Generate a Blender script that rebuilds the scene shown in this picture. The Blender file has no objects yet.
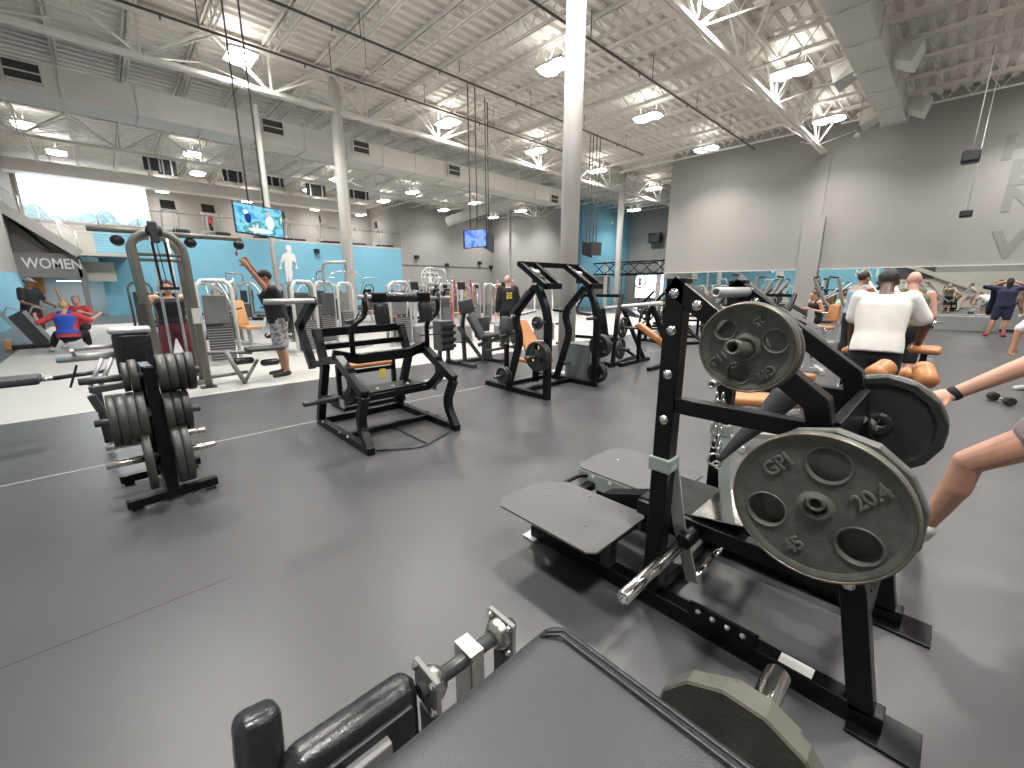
import bpy, bmesh, math, random
from mathutils import Vector as V, Matrix as M
random.seed(7)
D = bpy.data; COL = bpy.context.scene.collection; SC = bpy.context.scene
R = math.radians
# ------------------------------------------------------------------ camera model (used to survey the photograph)
FPX = 417.0; AZ = R(46.4); TILT = math.atan(97 / 417.0); EYE = 1.5
_h = V((math.cos(AZ), math.sin(AZ), 0)); RT = V((math.sin(AZ), -math.cos(AZ), 0))
FW = V((_h.x * math.cos(TILT), _h.y * math.cos(TILT), -math.sin(TILT)))
UPV = V((_h.x * math.sin(TILT), _h.y * math.sin(TILT), math.cos(TILT)))
def U(px, py, x=None, y=None, z=None):
    "survey: the point of the plane x=, y= or z= seen at a photograph pixel"
    r = FW + RT * ((px - 512) / FPX) + UPV * ((384 - py) / FPX)
    t = x / r.x if x is not None else y / r.y if y is not None else (z - EYE) / r.z
    return V((r.x * t, r.y * t, EYE + r.z * t))
cam = D.cameras.new('camera'); cam.sensor_width = 36; cam.sensor_fit = 'HORIZONTAL'
cam.lens = FPX / 1024 * 36; cam.clip_start = 0.02; cam.clip_end = 300
co = D.objects.new('camera', cam); COL.objects.link(co)
co.matrix_world = M.Translation((0, 0, EYE)) @ M((RT, UPV, -FW)).transposed().to_4x4()
SC.camera = co
# ------------------------------------------------------------------ materials
def mat(name, col, rough=.5, metal=0., spec=.5, noise=0., nscale=20., bump=0., bscale=200., coat=0., emit=None, estr=0., alpha=1., rvar=0.):
    m = D.materials.new(name); m.use_nodes = True; nt = m.node_tree; b = nt.nodes['Principled BSDF']
    c = (col[0], col[1], col[2], 1)
    b.inputs['Base Color'].default_value = c; b.inputs['Roughness'].default_value = rough
    b.inputs['Metallic'].default_value = metal; b.inputs['Specular IOR Level'].default_value = spec
    b.inputs['Coat Weight'].default_value = coat
    if emit:
        b.inputs['Emission Color'].default_value = (*emit, 1); b.inputs['Emission Strength'].default_value = estr
    tc = None
    if noise or bump or rvar:
        tc = nt.nodes.new('ShaderNodeTexCoord')
    if noise or rvar:
        n = nt.nodes.new('ShaderNodeTexNoise'); n.inputs['Scale'].default_value = nscale; n.inputs['Detail'].default_value = 5
        nt.links.new(tc.outputs['Object'], n.inputs['Vector'])
        if noise:
            rp = nt.nodes.new('ShaderNodeValToRGB'); e = rp.color_ramp.elements
            e[0].position = .3; e[1].position = .7
            e[0].color = tuple(max(0, k * (1 - noise)) for k in col[:3]) + (1,); e[1].color = tuple(min(1, k * (1 + noise)) for k in col[:3]) + (1,)
            nt.links.new(n.outputs['Fac'], rp.inputs['Fac']); nt.links.new(rp.outputs['Color'], b.inputs['Base Color'])
        if rvar:
            mr = nt.nodes.new('ShaderNodeMapRange'); mr.inputs['From Min'].default_value = .3; mr.inputs['From Max'].default_value = .7
            mr.inputs['To Min'].default_value = max(0, rough - rvar); mr.inputs['To Max'].default_value = min(1, rough + rvar)
            nt.links.new(n.outputs['Fac'], mr.inputs['Value']); nt.links.new(mr.outputs['Result'], b.inputs['Roughness'])
    if bump:
        n2 = nt.nodes.new('ShaderNodeTexNoise'); n2.inputs['Scale'].default_value = bscale; n2.inputs['Detail'].default_value = 3
        nt.links.new(tc.outputs['Object'], n2.inputs['Vector'])
        bp = nt.nodes.new('ShaderNodeBump'); bp.inputs['Strength'].default_value = bump; bp.inputs['Distance'].default_value = .01
        nt.links.new(n2.outputs['Fac'], bp.inputs['Height']); nt.links.new(bp.outputs['Normal'], b.inputs['Normal'])
    return m
K = {}
def defm(k, *a, **kw): K[k] = mat(k, *a, **kw)
defm('black_steel', (.003, .003, .004), .3, spec=.3)
defm('dark_steel', (.045, .046, .05), .4, rvar=.08, nscale=9)
defm('mid_steel', (.20, .20, .195), .4, noise=.08, nscale=6)
defm('taupe_steel', (.21, .198, .17), .38, noise=.06, nscale=5)
defm('silver_steel', (.52, .53, .54), .35, metal=.4, noise=.06, nscale=7)
defm('white_steel', (.66, .66, .64), .45, noise=.05, nscale=6)
defm('chrome', (.78, .77, .74), .16, metal=1., rvar=.06, nscale=14)
defm('worn_chrome', (.55, .53, .48), .3, metal=1., rvar=.1, nscale=20)
defm('green_steel', (.30, .34, .32), .42, noise=.08, nscale=8)
defm('iron', (.098, .104, .088), .42, noise=.18, nscale=26, bump=.12, bscale=140, rvar=.08)
defm('iron_rim', (.22, .19, .15), .4, metal=.7, noise=.2, nscale=30)
defm('dark_iron', (.022, .023, .022), .45, noise=.2, nscale=20, bump=.1, bscale=120)
defm('rack_iron', (.05, .051, .046), .42, noise=.2, nscale=18, bump=.1, bscale=120)
defm('grey_iron', (.105, .105, .095), .45, noise=.2, nscale=18, bump=.1, bscale=120)
defm('letter', (.06, .062, .055), .35, noise=.1)
defm('letter_lit', (.14, .147, .125), .3, noise=.2, nscale=60)  # plate colour lightened to stand in for lit letter edges
defm('vinyl', (.012, .013, .015), .25, spec=.6, bump=.12, bscale=260, rvar=.06, nscale=30)
defm('vinyl_grey', (.030, .034, .038), .36, spec=.6, bump=.2, bscale=420, rvar=.05, nscale=14)
defm('charcoal', (.05, .05, .055), .55, bump=.1)
defm('tan_vinyl', (.43, .185, .065), .42, noise=.08, nscale=12, bump=.08)
defm('tan_light', (.62, .32, .14), .45, noise=.08, nscale=12)
defm('platform_grip', (.105, .103, .101), .7, noise=.06, nscale=60, bump=.2, bscale=700)
defm('rubber_black', (.018, .018, .018), .75)
defm('white_paint', (.78, .78, .76), .5)
defm('white_plastic', (.7, .7, .7), .4)
defm('black_plastic', (.015, .015, .016), .45)
defm('dark_panel', (.06, .06, .065), .5)
defm('yellow', (.75, .62, .08), .5)
defm('red_plastic', (.5, .06, .07), .4)
defm('pink_plastic', (.62, .3, .3), .45)
defm('sticker', (.7, .7, .68), .5)
defm('box_green', (.115, .135, .135), .55, noise=.06, nscale=9)
defm('box_grey', (.23, .24, .24), .6, noise=.06, nscale=9)
defm('blue_wall', (.19, .46, .60), .6, noise=.03, nscale=1.5)
defm('blue_wall_shaded', (.08, .27, .40), .6, noise=.03, nscale=1.5)  # darker copy of the wall blue, shade put into the colour
defm('grey_wall', (.315, .305, .29), .75, noise=.03, nscale=.7)
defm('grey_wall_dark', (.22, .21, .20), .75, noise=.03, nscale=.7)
defm('letter_grey', (.24, .238, .23), .75)
defm('beige', (.50, .48, .44), .7, noise=.03, nscale=1.2)
defm('stringer', (.33, .32, .30), .55)
defm('orange_panel', (.60, .24, .04), .6)
defm('off_white', (.60, .60, .585), .6, noise=.03, nscale=2)
defm('truss_white', (.80, .77, .72), .5, noise=.06, nscale=3)
defm('duct', (.68, .665, .63), .55, noise=.05, nscale=1.2)
defm('pipe_dark', (.10, .09, .085), .5)
defm('vent_dark', (.05, .048, .045), .6)
defm('column', (.72, .70, .67), .45, noise=.03, nscale=2)
defm('housing', (.7, .7, .7), .5)
defm('hair_black', (.012, .010, .009), .6, bump=.3, bscale=160)
defm('hair_brown', (.06, .035, .02), .6, bump=.3, bscale=160)
defm('hair_blonde', (.50, .34, .16), .6, bump=.3, bscale=160)
defm('hair_grey', (.30, .27, .25), .6, bump=.3, bscale=160)
for k, c in dict(light=(.56, .31, .22), tan=(.44, .225, .14), mid=(.33, .16, .095), dark=(.085, .043, .028), pink=(.60, .34, .27)).items():
    defm('skin_' + k, c, .5, noise=.06, nscale=14)
for k, c in dict(white=(.74, .73, .70), black=(.014, .014, .017), navy=(.022, .027, .06), charcoal=(.045, .047, .055), maroon=(.13, .025, .035), red=(.55, .06, .08), blue=(.03, .09, .50), teal=(.25, .38, .46), green=(.27, .38, .27), mauve=(.34, .29, .31), pink=(.42, .25, .24), lightgrey=(.45, .45, .47), olive=(.14, .15, .09), sneaker=(.62, .6, .58), redshoe=(.4, .04, .06), darkshoe=(.04, .03, .03)).items():
    defm('cloth_' + k, c, .85, noise=.07, nscale=9, bump=.12, bscale=90)
# camouflage-like mottled shorts
def mottled(name, a, b2, sc):
    m = mat(name, a, .85); nt = m.node_tree; b = nt.nodes['Principled BSDF']
    tc = nt.nodes.new('ShaderNodeTexCoord'); n = nt.nodes.new('ShaderNodeTexNoise'); n.inputs['Scale'].default_value = sc
    rp = nt.nodes.new('ShaderNodeValToRGB'); rp.color_ramp.interpolation = 'CONSTANT'; e = rp.color_ramp.elements
    e[0].color = (*a, 1); e[1].position = .52; e[1].color = (*b2, 1)
    nt.links.new(tc.outputs['Object'], n.inputs['Vector']); nt.links.new(n.outputs['Fac'], rp.inputs['Fac']); nt.links.new(rp.outputs['Color'], b.inputs['Base Color'])
    K[name] = m
mottled('cloth_mottled', (.42, .42, .42), (.16, .16, .17), 16)
# floor: rubber with scuffs and faint sheet joints
def floor_mat(name, col, rough, tile, var):
    m = mat(name, col, rough, spec=.55); nt = m.node_tree; b = nt.nodes['Principled BSDF']; N = nt.nodes.new; Lk = nt.links.new
    g = N('ShaderNodeTexCoord')
    n1 = N('ShaderNodeTexNoise'); n1.inputs['Scale'].default_value = .9; n1.inputs['Detail'].default_value = 6; Lk(g.outputs['Object'], n1.inputs['Vector'])
    n2 = N('ShaderNodeTexNoise'); n2.inputs['Scale'].default_value = 420; n2.inputs['Detail'].default_value = 2; Lk(g.outputs['Object'], n2.inputs['Vector'])
    mx = N('ShaderNodeMapRange'); mx.inputs['From Min'].default_value = .2; mx.inputs['From Max'].default_value = .8
    mx.inputs['To Min'].default_value = 1 - var; mx.inputs['To Max'].default_value = 1 + var; Lk(n1.outputs['Fac'], mx.inputs['Value'])
    mx2 = N('ShaderNodeMapRange'); mx2.inputs['From Min'].default_value = .3; mx2.inputs['From Max'].default_value = .75
    mx2.inputs['To Min'].default_value = .9; mx2.inputs['To Max'].default_value = 1.12; Lk(n2.outputs['Fac'], mx2.inputs['Value'])
    mm = N('ShaderNodeMath'); mm.operation = 'MULTIPLY'; Lk(mx.outputs[0], mm.inputs[0]); Lk(mx2.outputs[0], mm.inputs[1])
    hs = N('ShaderNodeHueSaturation'); hs.inputs['Color'].default_value = (*col, 1); Lk(mm.outputs[0], hs.inputs['Value']); Lk(hs.outputs['Color'], b.inputs['Base Color'])
    mr = N('ShaderNodeMapRange'); mr.inputs['From Min'].default_value = .3; mr.inputs['From Max'].default_value = .7
    mr.inputs['From Min'].default_value = .1; mr.inputs['From Max'].default_value = .9; mr.inputs['To Min'].default_value = rough - .03; mr.inputs['To Max'].default_value = rough + .03; Lk(n1.outputs['Fac'], mr.inputs['Value']); Lk(mr.outputs[0], b.inputs['Roughness'])
    bp = N('ShaderNodeBump'); bp.inputs['Strength'].default_value = .12; bp.inputs['Distance'].default_value = .004; Lk(n2.outputs['Fac'], bp.inputs['Height']); Lk(bp.outputs[0], b.inputs['Normal'])
    K[name] = m
floor_mat('rubber_floor', (.063, .063, .066), .33, 2.4, .10)
floor_mat('light_floor', (.43, .42, .40), .5, 2.4, .05)
def emis(name, col, s):
    m = D.materials.new(name); m.use_nodes = True; nt = m.node_tree; nt.nodes.remove(nt.nodes['Principled BSDF'])
    e = nt.nodes.new('ShaderNodeEmission'); e.inputs['Color'].default_value = (*col, 1); e.inputs['Strength'].default_value = s
    nt.links.new(e.outputs[0], nt.nodes['Material Output'].inputs['Surface']); K[name] = m
emis('lamp_glow', (1, .975, .935), 30.)
def glassm(name, tint, rough=0.):
    m = D.materials.new(name); m.use_nodes = True; nt = m.node_tree; b = nt.nodes['Principled BSDF']
    b.inputs['Base Color'].default_value = (*tint, 1); b.inputs['Roughness'].default_value = rough; b.inputs['Transmission Weight'].default_value = 1; b.inputs['IOR'].default_value = 1.01
    K[name] = m
glassm('pane_glass', (.96, .98, 1))
defm('mirror', (.80, .83, .80), .012, metal=1.)
# ------------------------------------------------------------------ mesh builder
def rotm(a, axis): return M.Rotation(R(a), 3, axis)
def frame_z(d):
    d = V(d).normalized(); a = V((0, 0, 1)) if abs(d.z) < .95 else V((1, 0, 0))
    x = a.cross(d).normalized(); return x, d.cross(x), d
def wm(o):
    m = M.LocRotScale(o.location, o.rotation_euler, o.scale)
    return (wm(o.parent) @ m) if o.parent else m
class MB:
    def __init__(s): s.v = []; s.f = []; s.sm = []
    def add(s, vs, fs, smooth=False):
        b = len(s.v); s.v += [V(p) for p in vs]; s.f += [tuple(i + b for i in q) for q in fs]; s.sm += [smooth] * len(fs); return s
    def box(s, c, d, rot=None):
        c = V(c); h = V(d) / 2; vs = []
        for x in (-1, 1):
            for y in (-1, 1):
                for z in (-1, 1):
                    p = V((x * h.x, y * h.y, z * h.z)); vs.append(c + (rot @ p if rot else p))
        return s.add(vs, [(0, 1, 3, 2), (4, 6, 7, 5), (0, 4, 5, 1), (2, 3, 7, 6), (0, 2, 6, 4), (1, 5, 7, 3)])
    def bb(s, a, b):
        a = V(a); b = V(b); return s.box((a + b) / 2, [abs(b[i] - a[i]) for i in range(3)])
    def path(s, pts, w, h, side=(1, 0, 0)):
        "rectangular tube along a polyline; w is the width along `side`, h the depth in the bend plane"
        pts = [V(p) for p in pts]; side = V(side).normalized(); n = len(pts); vs = []
        dirs = [(pts[i + 1] - pts[i]).normalized() for i in range(n - 1)]
        for i, p in enumerate(pts):
            d0 = dirs[max(0, i - 1)]; d1 = dirs[min(n - 2, i)]
            sd = side - ((d0 + d1).normalized()) * side.dot((d0 + d1).normalized()); sd.normalize()
            t = (d0 + d1).normalized(); nn = sd.cross(t).normalized(); k = max(.35, t.dot(d1)); hh = h / 2 / k
            for a, b in ((-1, -1), (1, -1), (1, 1), (-1, 1)): vs.append(p + sd * (a * w / 2) + nn * (b * hh))
        fs = [(0, 1, 2, 3), tuple(4 * (n - 1) + j for j in (3, 2, 1, 0))]
        for i in range(n - 1):
            for j in range(4):
                a = 4 * i + j; b = 4 * i + (j + 1) % 4; fs.append((a, a + 4, b + 4, b))
        return s.add(vs, fs)
    def beam(s, p, q, w, h, side=None):
        p = V(p); q = V(q); d = (q - p).normalized()
        if side is None: side = V((0, 0, 1)).cross(d) if abs(d.z) < .95 else V((1, 0, 0))
        return s.path([p, q], w, h, side)
    def tube(s, pts, r, n=10, caps=True, closed=False):
        pts = [V(p) for p in pts]; m = len(pts); rr = r if isinstance(r, (list, tuple)) else [r] * m; vs = []; x = None
        for i, p in enumerate(pts):
            if closed: d = (pts[(i + 1) % m] - pts[i - 1]).normalized()
            else: d = (pts[min(i + 1, m - 1)] - pts[max(i - 1, 0)]).normalized()
            if x is None: x = frame_z(d)[0]
            x = (x - d * x.dot(d)).normalized(); y = d.cross(x)
            for k in range(n):
                a = 2 * math.pi * k / n; vs.append(p + (x * math.cos(a) + y * math.sin(a)) * rr[i])
        fs = []
        for i in range(m if closed else m - 1):
            for k in range(n):
                a = i * n + k; b = i * n + (k + 1) % n; c = ((i + 1) % m) * n; fs.append((a, b, c + (k + 1) % n, c + k))
        s.add(vs, fs, True)
        if caps and not closed:
            b = len(s.v) - m * n; s.f += [tuple(b + k for k in range(n - 1, -1, -1)), tuple(b + (m - 1) * n + k for k in range(n))]; s.sm += [False, False]
        return s
    def cyl(s, p, q, r, n=16, r2=None): return s.tube([p, q], [r, r if r2 is None else r2], n)
    def lathe(s, prof, o, d, n=24, smooth=True, close=False):
        x, y, z = frame_z(d); o = V(o); vs = []
        for (r, h) in prof:
            for k in range(n):
                a = 2 * math.pi * k / n; vs.append(o + (x * math.cos(a) + y * math.sin(a)) * r + z * h)
        m = len(prof); fs = []
        for i in range(m if close else m - 1):
            for k in range(n):
                j = (i + 1) % m; fs.append((i * n + k, i * n + (k + 1) % n, j * n + (k + 1) % n, j * n + k))
        return s.add(vs, fs, smooth)
    def prism(s, poly, ax, t):
        "polygon of world points extruded by the vector ax*t, centred"
        ax = V(ax).normalized(); P0 = [V(p) - ax * (t / 2) for p in poly]; P1 = [V(p) + ax * (t / 2) for p in poly]; n = len(poly)
        return s.add(P0 + P1, [tuple(range(n))[::-1], tuple(range(n, 2 * n))] + [(i, (i + 1) % n, n + (i + 1) % n, n + i) for i in range(n)])
    def ell(s, c, r, rot=None, n=16, m=10):
        c = V(c); vs = []; r = V(r) if hasattr(r, '__len__') else V((r, r, r))
        for i in range(m + 1):
            t = math.pi * i / m
            for k in range(n):
                a = 2 * math.pi * k / n; p = V((r.x * math.sin(t) * math.cos(a), r.y * math.sin(t) * math.sin(a), r.z * math.cos(t))); vs.append(c + (rot @ p if rot else p))
        return s.add(vs, [(i * n + k, (i + 1) * n + k, (i + 1) * n + (k + 1) % n, i * n + (k + 1) % n) for i in range(m) for k in range(n)], True)
    def caps(s, p, q, r0, r1, flat=1., side=None, n=14, m=5):
        "tapered capsule; flat scales the cross-section along `side`"
        p = V(p); q = V(q); d = (q - p); L = d.length
        if L < 1e-6: d = V((0, 0, 1)); L = 1e-6
        z = d / L
        if side is None: x, y, z = frame_z(z)
        else: x = V(side); x = (x - z * x.dot(z)).normalized(); y = z.cross(x)
        vs = []; rows = [(r0 * math.cos(t), -r0 * math.sin(t)) for t in [math.pi / 2 * (1 - i / m) for i in range(m + 1)]]
        rows += [(r1 * math.cos(t), L + r1 * math.sin(t)) for t in [math.pi / 2 * i / m for i in range(m + 1)]]
        for (r, h) in rows:
            r = max(r, 1e-5)
            for k in range(n):
                a = 2 * math.pi * k / n; vs.append(p + x * (r * flat * math.cos(a)) + y * (r * math.sin(a)) + z * h)
        return s.add(vs, [(i * n + k, i * n + (k + 1) % n, (i + 1) * n + (k + 1) % n, (i + 1) * n + k) for i in range(len(rows) - 1) for k in range(n)], True)
    def loft(s, rings, n=20):
        "rings: (centre, x-axis vector, y-axis vector) ellipses; capped"
        vs = []
        for c, ax, ay in rings:
            for k in range(n):
                a = 2 * math.pi * k / n; ca, sa = math.cos(a), math.sin(a)
                e = .82; ca = math.copysign(abs(ca) ** e, ca); sa = math.copysign(abs(sa) ** e, sa)
                vs.append(V(c) + V(ax) * ca + V(ay) * sa)
        m = len(rings); fs = [(i * n + k, i * n + (k + 1) % n, (i + 1) * n + (k + 1) % n, (i + 1) * n + k) for i in range(m - 1) for k in range(n)]
        fs += [tuple(range(n))[::-1], tuple((m - 1) * n + k for k in range(n))]
        return s.add(vs, fs, True)
    def merge(s, o, mtx=None):
        return s.add([mtx @ p for p in o.v] if mtx else o.v, o.f) if True else s
    def mesh(s, name):
        me = D.meshes.new(name); me.from_pydata([tuple(p) for p in s.v], [], s.f); me.polygons.foreach_set('use_smooth', s.sm)
        bm = bmesh.new(); bm.from_mesh(me); bmesh.ops.recalc_face_normals(bm, faces=bm.faces); bm.to_mesh(me); bm.free()
        return me
    def build(s, name, m, parent=None, bev=0., seg=2, label=None, loc=None):
        if parent is not None:
            inv = wm(parent).inverted(); s.v = [inv @ p for p in s.v]
        elif loc is not None:
            s.v = [p - V(loc) for p in s.v]
        me = s.mesh(name); me.materials.append(K[m] if isinstance(m, str) else m)
        o = D.objects.new(name, me); COL.objects.link(o); o.parent = parent
        if loc is not None and parent is None: o.location = loc
        if bev:
            b = o.modifiers.new('bevel', 'BEVEL'); b.width = bev; b.segments = seg; b.limit_method = 'ANGLE'; b.angle_limit = R(35); b.harden_normals = False
            if seg > 2: me.polygons.foreach_set('use_smooth', [True] * len(me.polygons))
        if label: o['label'] = label
        return o
def tag(o, label, cat, group=None, kind=None):
    o['label'] = label; o['category'] = cat
    if group: o['group'] = group
    if kind: o['kind'] = kind
    return o
def thing(name, label, cat, loc=(0, 0, 0), rz=0, group=None):
    o = D.objects.new(name, None); COL.objects.link(o); o.location = loc; o.rotation_euler = (0, 0, rz); o.empty_display_size = .1
    return tag(o, label, cat, group)
def struct(o): o['kind'] = 'structure'; return o
KIDS = {}
def children(o): return [c for c in COL.objects if c.parent == o]
def dup(root, loc=None, rz=None, label=None, group=None, rot=None):
    def cp(o, parent):
        c = o.copy(); COL.objects.link(c); c.parent = parent
        for k in o.children: cp(k, c)
        return c
    r = cp(root, None)
    if loc is not None: r.location = loc
    if rz is not None: r.rotation_euler = (0, 0, rz)
    if rot is not None: r.rotation_euler = rot
    if label: r['label'] = label
    if group: r['group'] = group
    return r
def to_mesh(o):
    dg = bpy.context.evaluated_depsgraph_get(); dg.update()
    return D.meshes.new_from_object(o.evaluated_get(dg))
def text_mb(txt, size, ext, bevel=0., sx=1., bold=0.):
    c = D.curves.new('t', 'FONT'); c.body = txt; c.size = size; c.extrude = ext; c.bevel_depth = bevel; c.align_x = 'CENTER'; c.align_y = 'CENTER'; c.resolution_u = 3; c.offset = bold
    o = D.objects.new('t', c); COL.objects.link(o); me = to_mesh(o); mb = MB()
    mb.add([V((p.co.x * sx, p.co.y, p.co.z)) for p in me.vertices], [tuple(f.vertices) for f in me.polygons])
    D.objects.remove(o); D.curves.remove(c); D.meshes.remove(me); return mb
def xf(mb, mtx):
    mb.v = [mtx @ p for p in mb.v]; return mb
def spline(pts, k=6):
    "Catmull-Rom through points"
    P = [V(p) for p in pts]; P = [P[0] * 2 - P[1]] + P + [P[-1] * 2 - P[-2]]; out = []
    for i in range(1, len(P) - 2):
        for j in range(k):
            t = j / k; a, b, c, d = P[i - 1:i + 3]
            out.append(.5 * ((2 * b) + (c - a) * t + (2 * a - 5 * b + 4 * c - d) * t * t + (3 * b - a - 3 * c + d) * t ** 3))
    return out + [P[-2]]
def fillet(pts, r, k=4):
    P = [V(p) for p in pts]; out = [P[0]]
    for i in range(1, len(P) - 1):
        a = (P[i - 1] - P[i]); b = (P[i + 1] - P[i]); q = min(r, a.length * .45, b.length * .45)
        s, e = P[i] + a.normalized() * q, P[i] + b.normalized() * q
        for j in range(k + 1):
            t = j / k; out.append(s * (1 - t) ** 2 + P[i] * 2 * t * (1 - t) + e * t * t)
    return out + [P[-1]]
# ------------------------------------------------------------------ room
XW, YB, ZC = 22.0, 31.0, 8.0          # mirrored wall, mezzanine front, roof deck
XL = -2.75
def slab(name, a, b, m): return struct(MB().bb(a, b).build(name, m))
slab('floor', (-12, -9, -.3), (36, 38, 0), 'rubber_floor')
fl = slab('floor_light_lanes', (-1.75, 7.14, 0), (21.4, 24, .004), 'light_floor')
# seam strip and faint joints in the rubber
st = MB(); st.bb((-12, 4.85, 0), (14, 4.866, .0035)); struct(st.build('trim_1', 'silver_steel'))
defm('seam', (.036, .036, .037), .5); st = MB(); st.bb((-12, 2.42, 0), (.25, 2.424, .0012)); struct(st.build('trim_2', 'seam'))
# mirrored wall on the right: grey above, a mirror below
slab('wall_right', (XW, -9, 2.24), (XW + .3, 11.2, ZC + .3), 'grey_wall')
slab('wall_right_base', (XW, -9, 0), (XW + .3, 11.2, 2.24), 'grey_wall')
slab('trim_3', (XW - .05, -9, 2.215), (XW, 11.2, 2.25), 'off_white')
slab('baseboard_right', (XW - .04, -9, 0), (XW, 11.2, .1), 'rubber_black')
mirror = MB().bb((XW - .02, -9, .1), (XW - .001, 11.2, 2.215)).build('wall_mirror', 'mirror')
tag(mirror, 'long wall mirror along the foot of the grey wall', 'mirror')
pil = U(815, 220, x=XW)
slab('trim_4', (XW - .04, pil.y - .22, 4.3), (XW, pil.y + .22, 6.75), 'grey_wall'); slab('trim_10', (XW - .22, pil.y - .4, 0), (XW, pil.y + .36, 4.3), 'grey_wall')
# painted letters climbing the right wall
def wall_text(name, txt, size, o, m, label, rx, par=None):
    mb = text_mb(txt, size, .006, 0, 1.1, .05); xf(mb, M.Translation(o) @ rx); t = mb.build(name, m); return tag(t, label, 'wall sign', 'painted wall letters')
RXW = M(((0, 0, -1), (-1, 0, 0), (0, 1, 0))).to_4x4()         # readable when looking towards +X
for ch, py, pz in (('W', 245, 0), ('N', 199, 0), ('E', 173, 0), ('H', 146, 0)):
    p = U(1017 if ch == 'W' else 1022, py, x=XW)
    wall_text('wall_letter', ch, 1.15 if ch == 'W' else 1.02, (XW - .008, p.y - (0.1 if ch == 'W' else 0), p.z), 'letter_grey',
              'faded grey letter %s painted on the grey wall' % ch, RXW)
# far right bay: blue end wall, grey wall with the shopfront glazing
slab('wall_bay_blue', (26.8, 20.5, 0), (33.8, 20.8, ZC + .3), 'blue_wall')
slab('wall_return_blue', (26.75, 20.5, 0), (26.8, 21.4, ZC + .3), 'blue_wall_shaded')  # return strip in the blue darkened for shade
slab('wall_return', (26.8, 20.8, 0), (27.1, YB + .3, ZC + .3), 'grey_wall')
XG = 33.5
slab('wall_bay_upper', (XG, 5, 2.75), (XG + .3, 20.5, ZC + .3), 'grey_wall')
slab('wall_bay_lower', (XG, 5, 0), (XG + .3, 20.5, .55), 'grey_wall')
slab('wall_bay_pier', (XG, 19.7, .55), (XG + .3, 20.5, 2.75), 'grey_wall')
slab('wall_bay_pier_near', (XG, 5, .55), (XG + .3, 10.5, 2.75), 'grey_wall')
wf = MB()
for y in (10.5, 12.3, 14.1, 15.9, 17.7, 19.7): wf.bb((XG + .08, y - .05, .55), (XG + .2, y + .05, 2.75))
for z in (.58, 1.75, 2.72): wf.bb((XG + .08, 10.5, z - .04), (XG + .2, 19.7, z + .04))
w2 = struct(wf.build('window_2', 'silver_steel'))
MB().bb((XG + .13, 10.5, .55), (XG + .14, 19.7, 2.75)).build('window_pane', 'pane_glass', w2)
slab('wall_bay_side', (XW + .3, 4.8, 0), (XG, 5, ZC + .3), 'grey_wall')
# back wall, mezzanine
MZ = 4.5
bx0, bx1, cx = U(107, 300, y=YB).x, U(401, 250, y=YB).x, 26.8
slab('wall_back_blue', (bx0, YB, 0), (bx1, YB + .25, MZ - .12), 'blue_wall')
slab('wall_back_grey', (bx1, YB, 0), (cx, YB + .25, ZC + .3), 'grey_wall')
slab('wall_mezzanine_return', (bx1, YB + .25, MZ), (bx1 + .2, 36, ZC + .3), 'grey_wall')
slab('floor_mezzanine', (bx0 - 2.2, YB, MZ - .12), (bx1, 36, MZ), 'beige')
lz = U(440, 266, y=YB).z
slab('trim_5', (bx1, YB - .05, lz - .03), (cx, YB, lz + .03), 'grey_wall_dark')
wl, wr, wb, wt = -2.6, 2.85, 5.15, 7.55
for n, a, b in (('wall_mezzanine_back', (wr, 36, MZ - .5), (bx1 + .2, 36.3, ZC + .3)), ('wall_mezzanine_left', (-4, 36, 2), (wl, 36.3, ZC + .3)),
                ('wall_mezzanine_under', (wl, 36, 2), (wr, 36.3, wb)), ('wall_mezzanine_over', (wl, 36, wt), (wr, 36.3, ZC + .3))): slab(n, a, b, 'grey_wall')
wf = MB()
for x in (wl + .04, wr - .04): wf.bb((x - .04, 36.05, wb), (x + .04, 36.2, wt))
for x in (-.8, 1.0): wf.bb((x - .02, 36.08, wb), (x + .02, 36.16, wt))
for z in (wb + .03, wt - .03): wf.bb((wl, 36.05, z - .03), (wr, 36.2, z + .03))
w1 = struct(wf.build('window_1', 'off_white')); MB().bb((wl, 36.1, wb), (wr, 36.11, wt)).build('window_pane', 'pane_glass', w1)
# left side: blue lower wall, soffit with lettering, stair
slab('wall_left_blue', (XL - .3, 4.6, 0), (XL, 20, 3.3), 'blue_wall'); slab('wall_left_blue_far', (XL - .3, 20, 0), (XL, 33, 2.1), 'blue_wall')
slab('stair_shade', (XL, 1.6, 2.15), (XL + .05, 4.6, 3.3), 'dark_panel')  # dark sheet standing in for the shade under a mirrored stair
m = MB(); m.path([(XL + .08, 3.6, 3.3), (XL + .08, 2.6, 2.9), (XL + .08, -.4, 1.5)], .16, .3, (1, 0, 0)); struct(m.build('trim_9', 'beige'))
for yy in (20.2, 12.1): slab('wall_poster', (XL, yy - .3, 2.35), (XL + .02, yy + .3, 2.95), 'white_paint')
slab('wall_left_beige', (XL - .3, -9, 0), (XL, 4.6, 2.6), 'beige')
slab('wall_left_upper', (XL - .3, 4.6, 3.3), (XL, 20, ZC + .3), 'grey_wall'); slab('wall_left_upper_far', (XL - .3, 20, 2.1), (XL, 36, ZC + .3), 'grey_wall')
slab('wall_left_upper_near', (XL - .3, -9, 2.6), (XL, 4.6, ZC + .3), 'grey_wall')
slab('wall_rear', (-12, -9.3, 0), (36, -9, ZC + .3), 'grey_wall')
slab('wall_far_right', (XG, -9, 0), (XG + .3, 5, ZC + .3), 'grey_wall')
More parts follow.
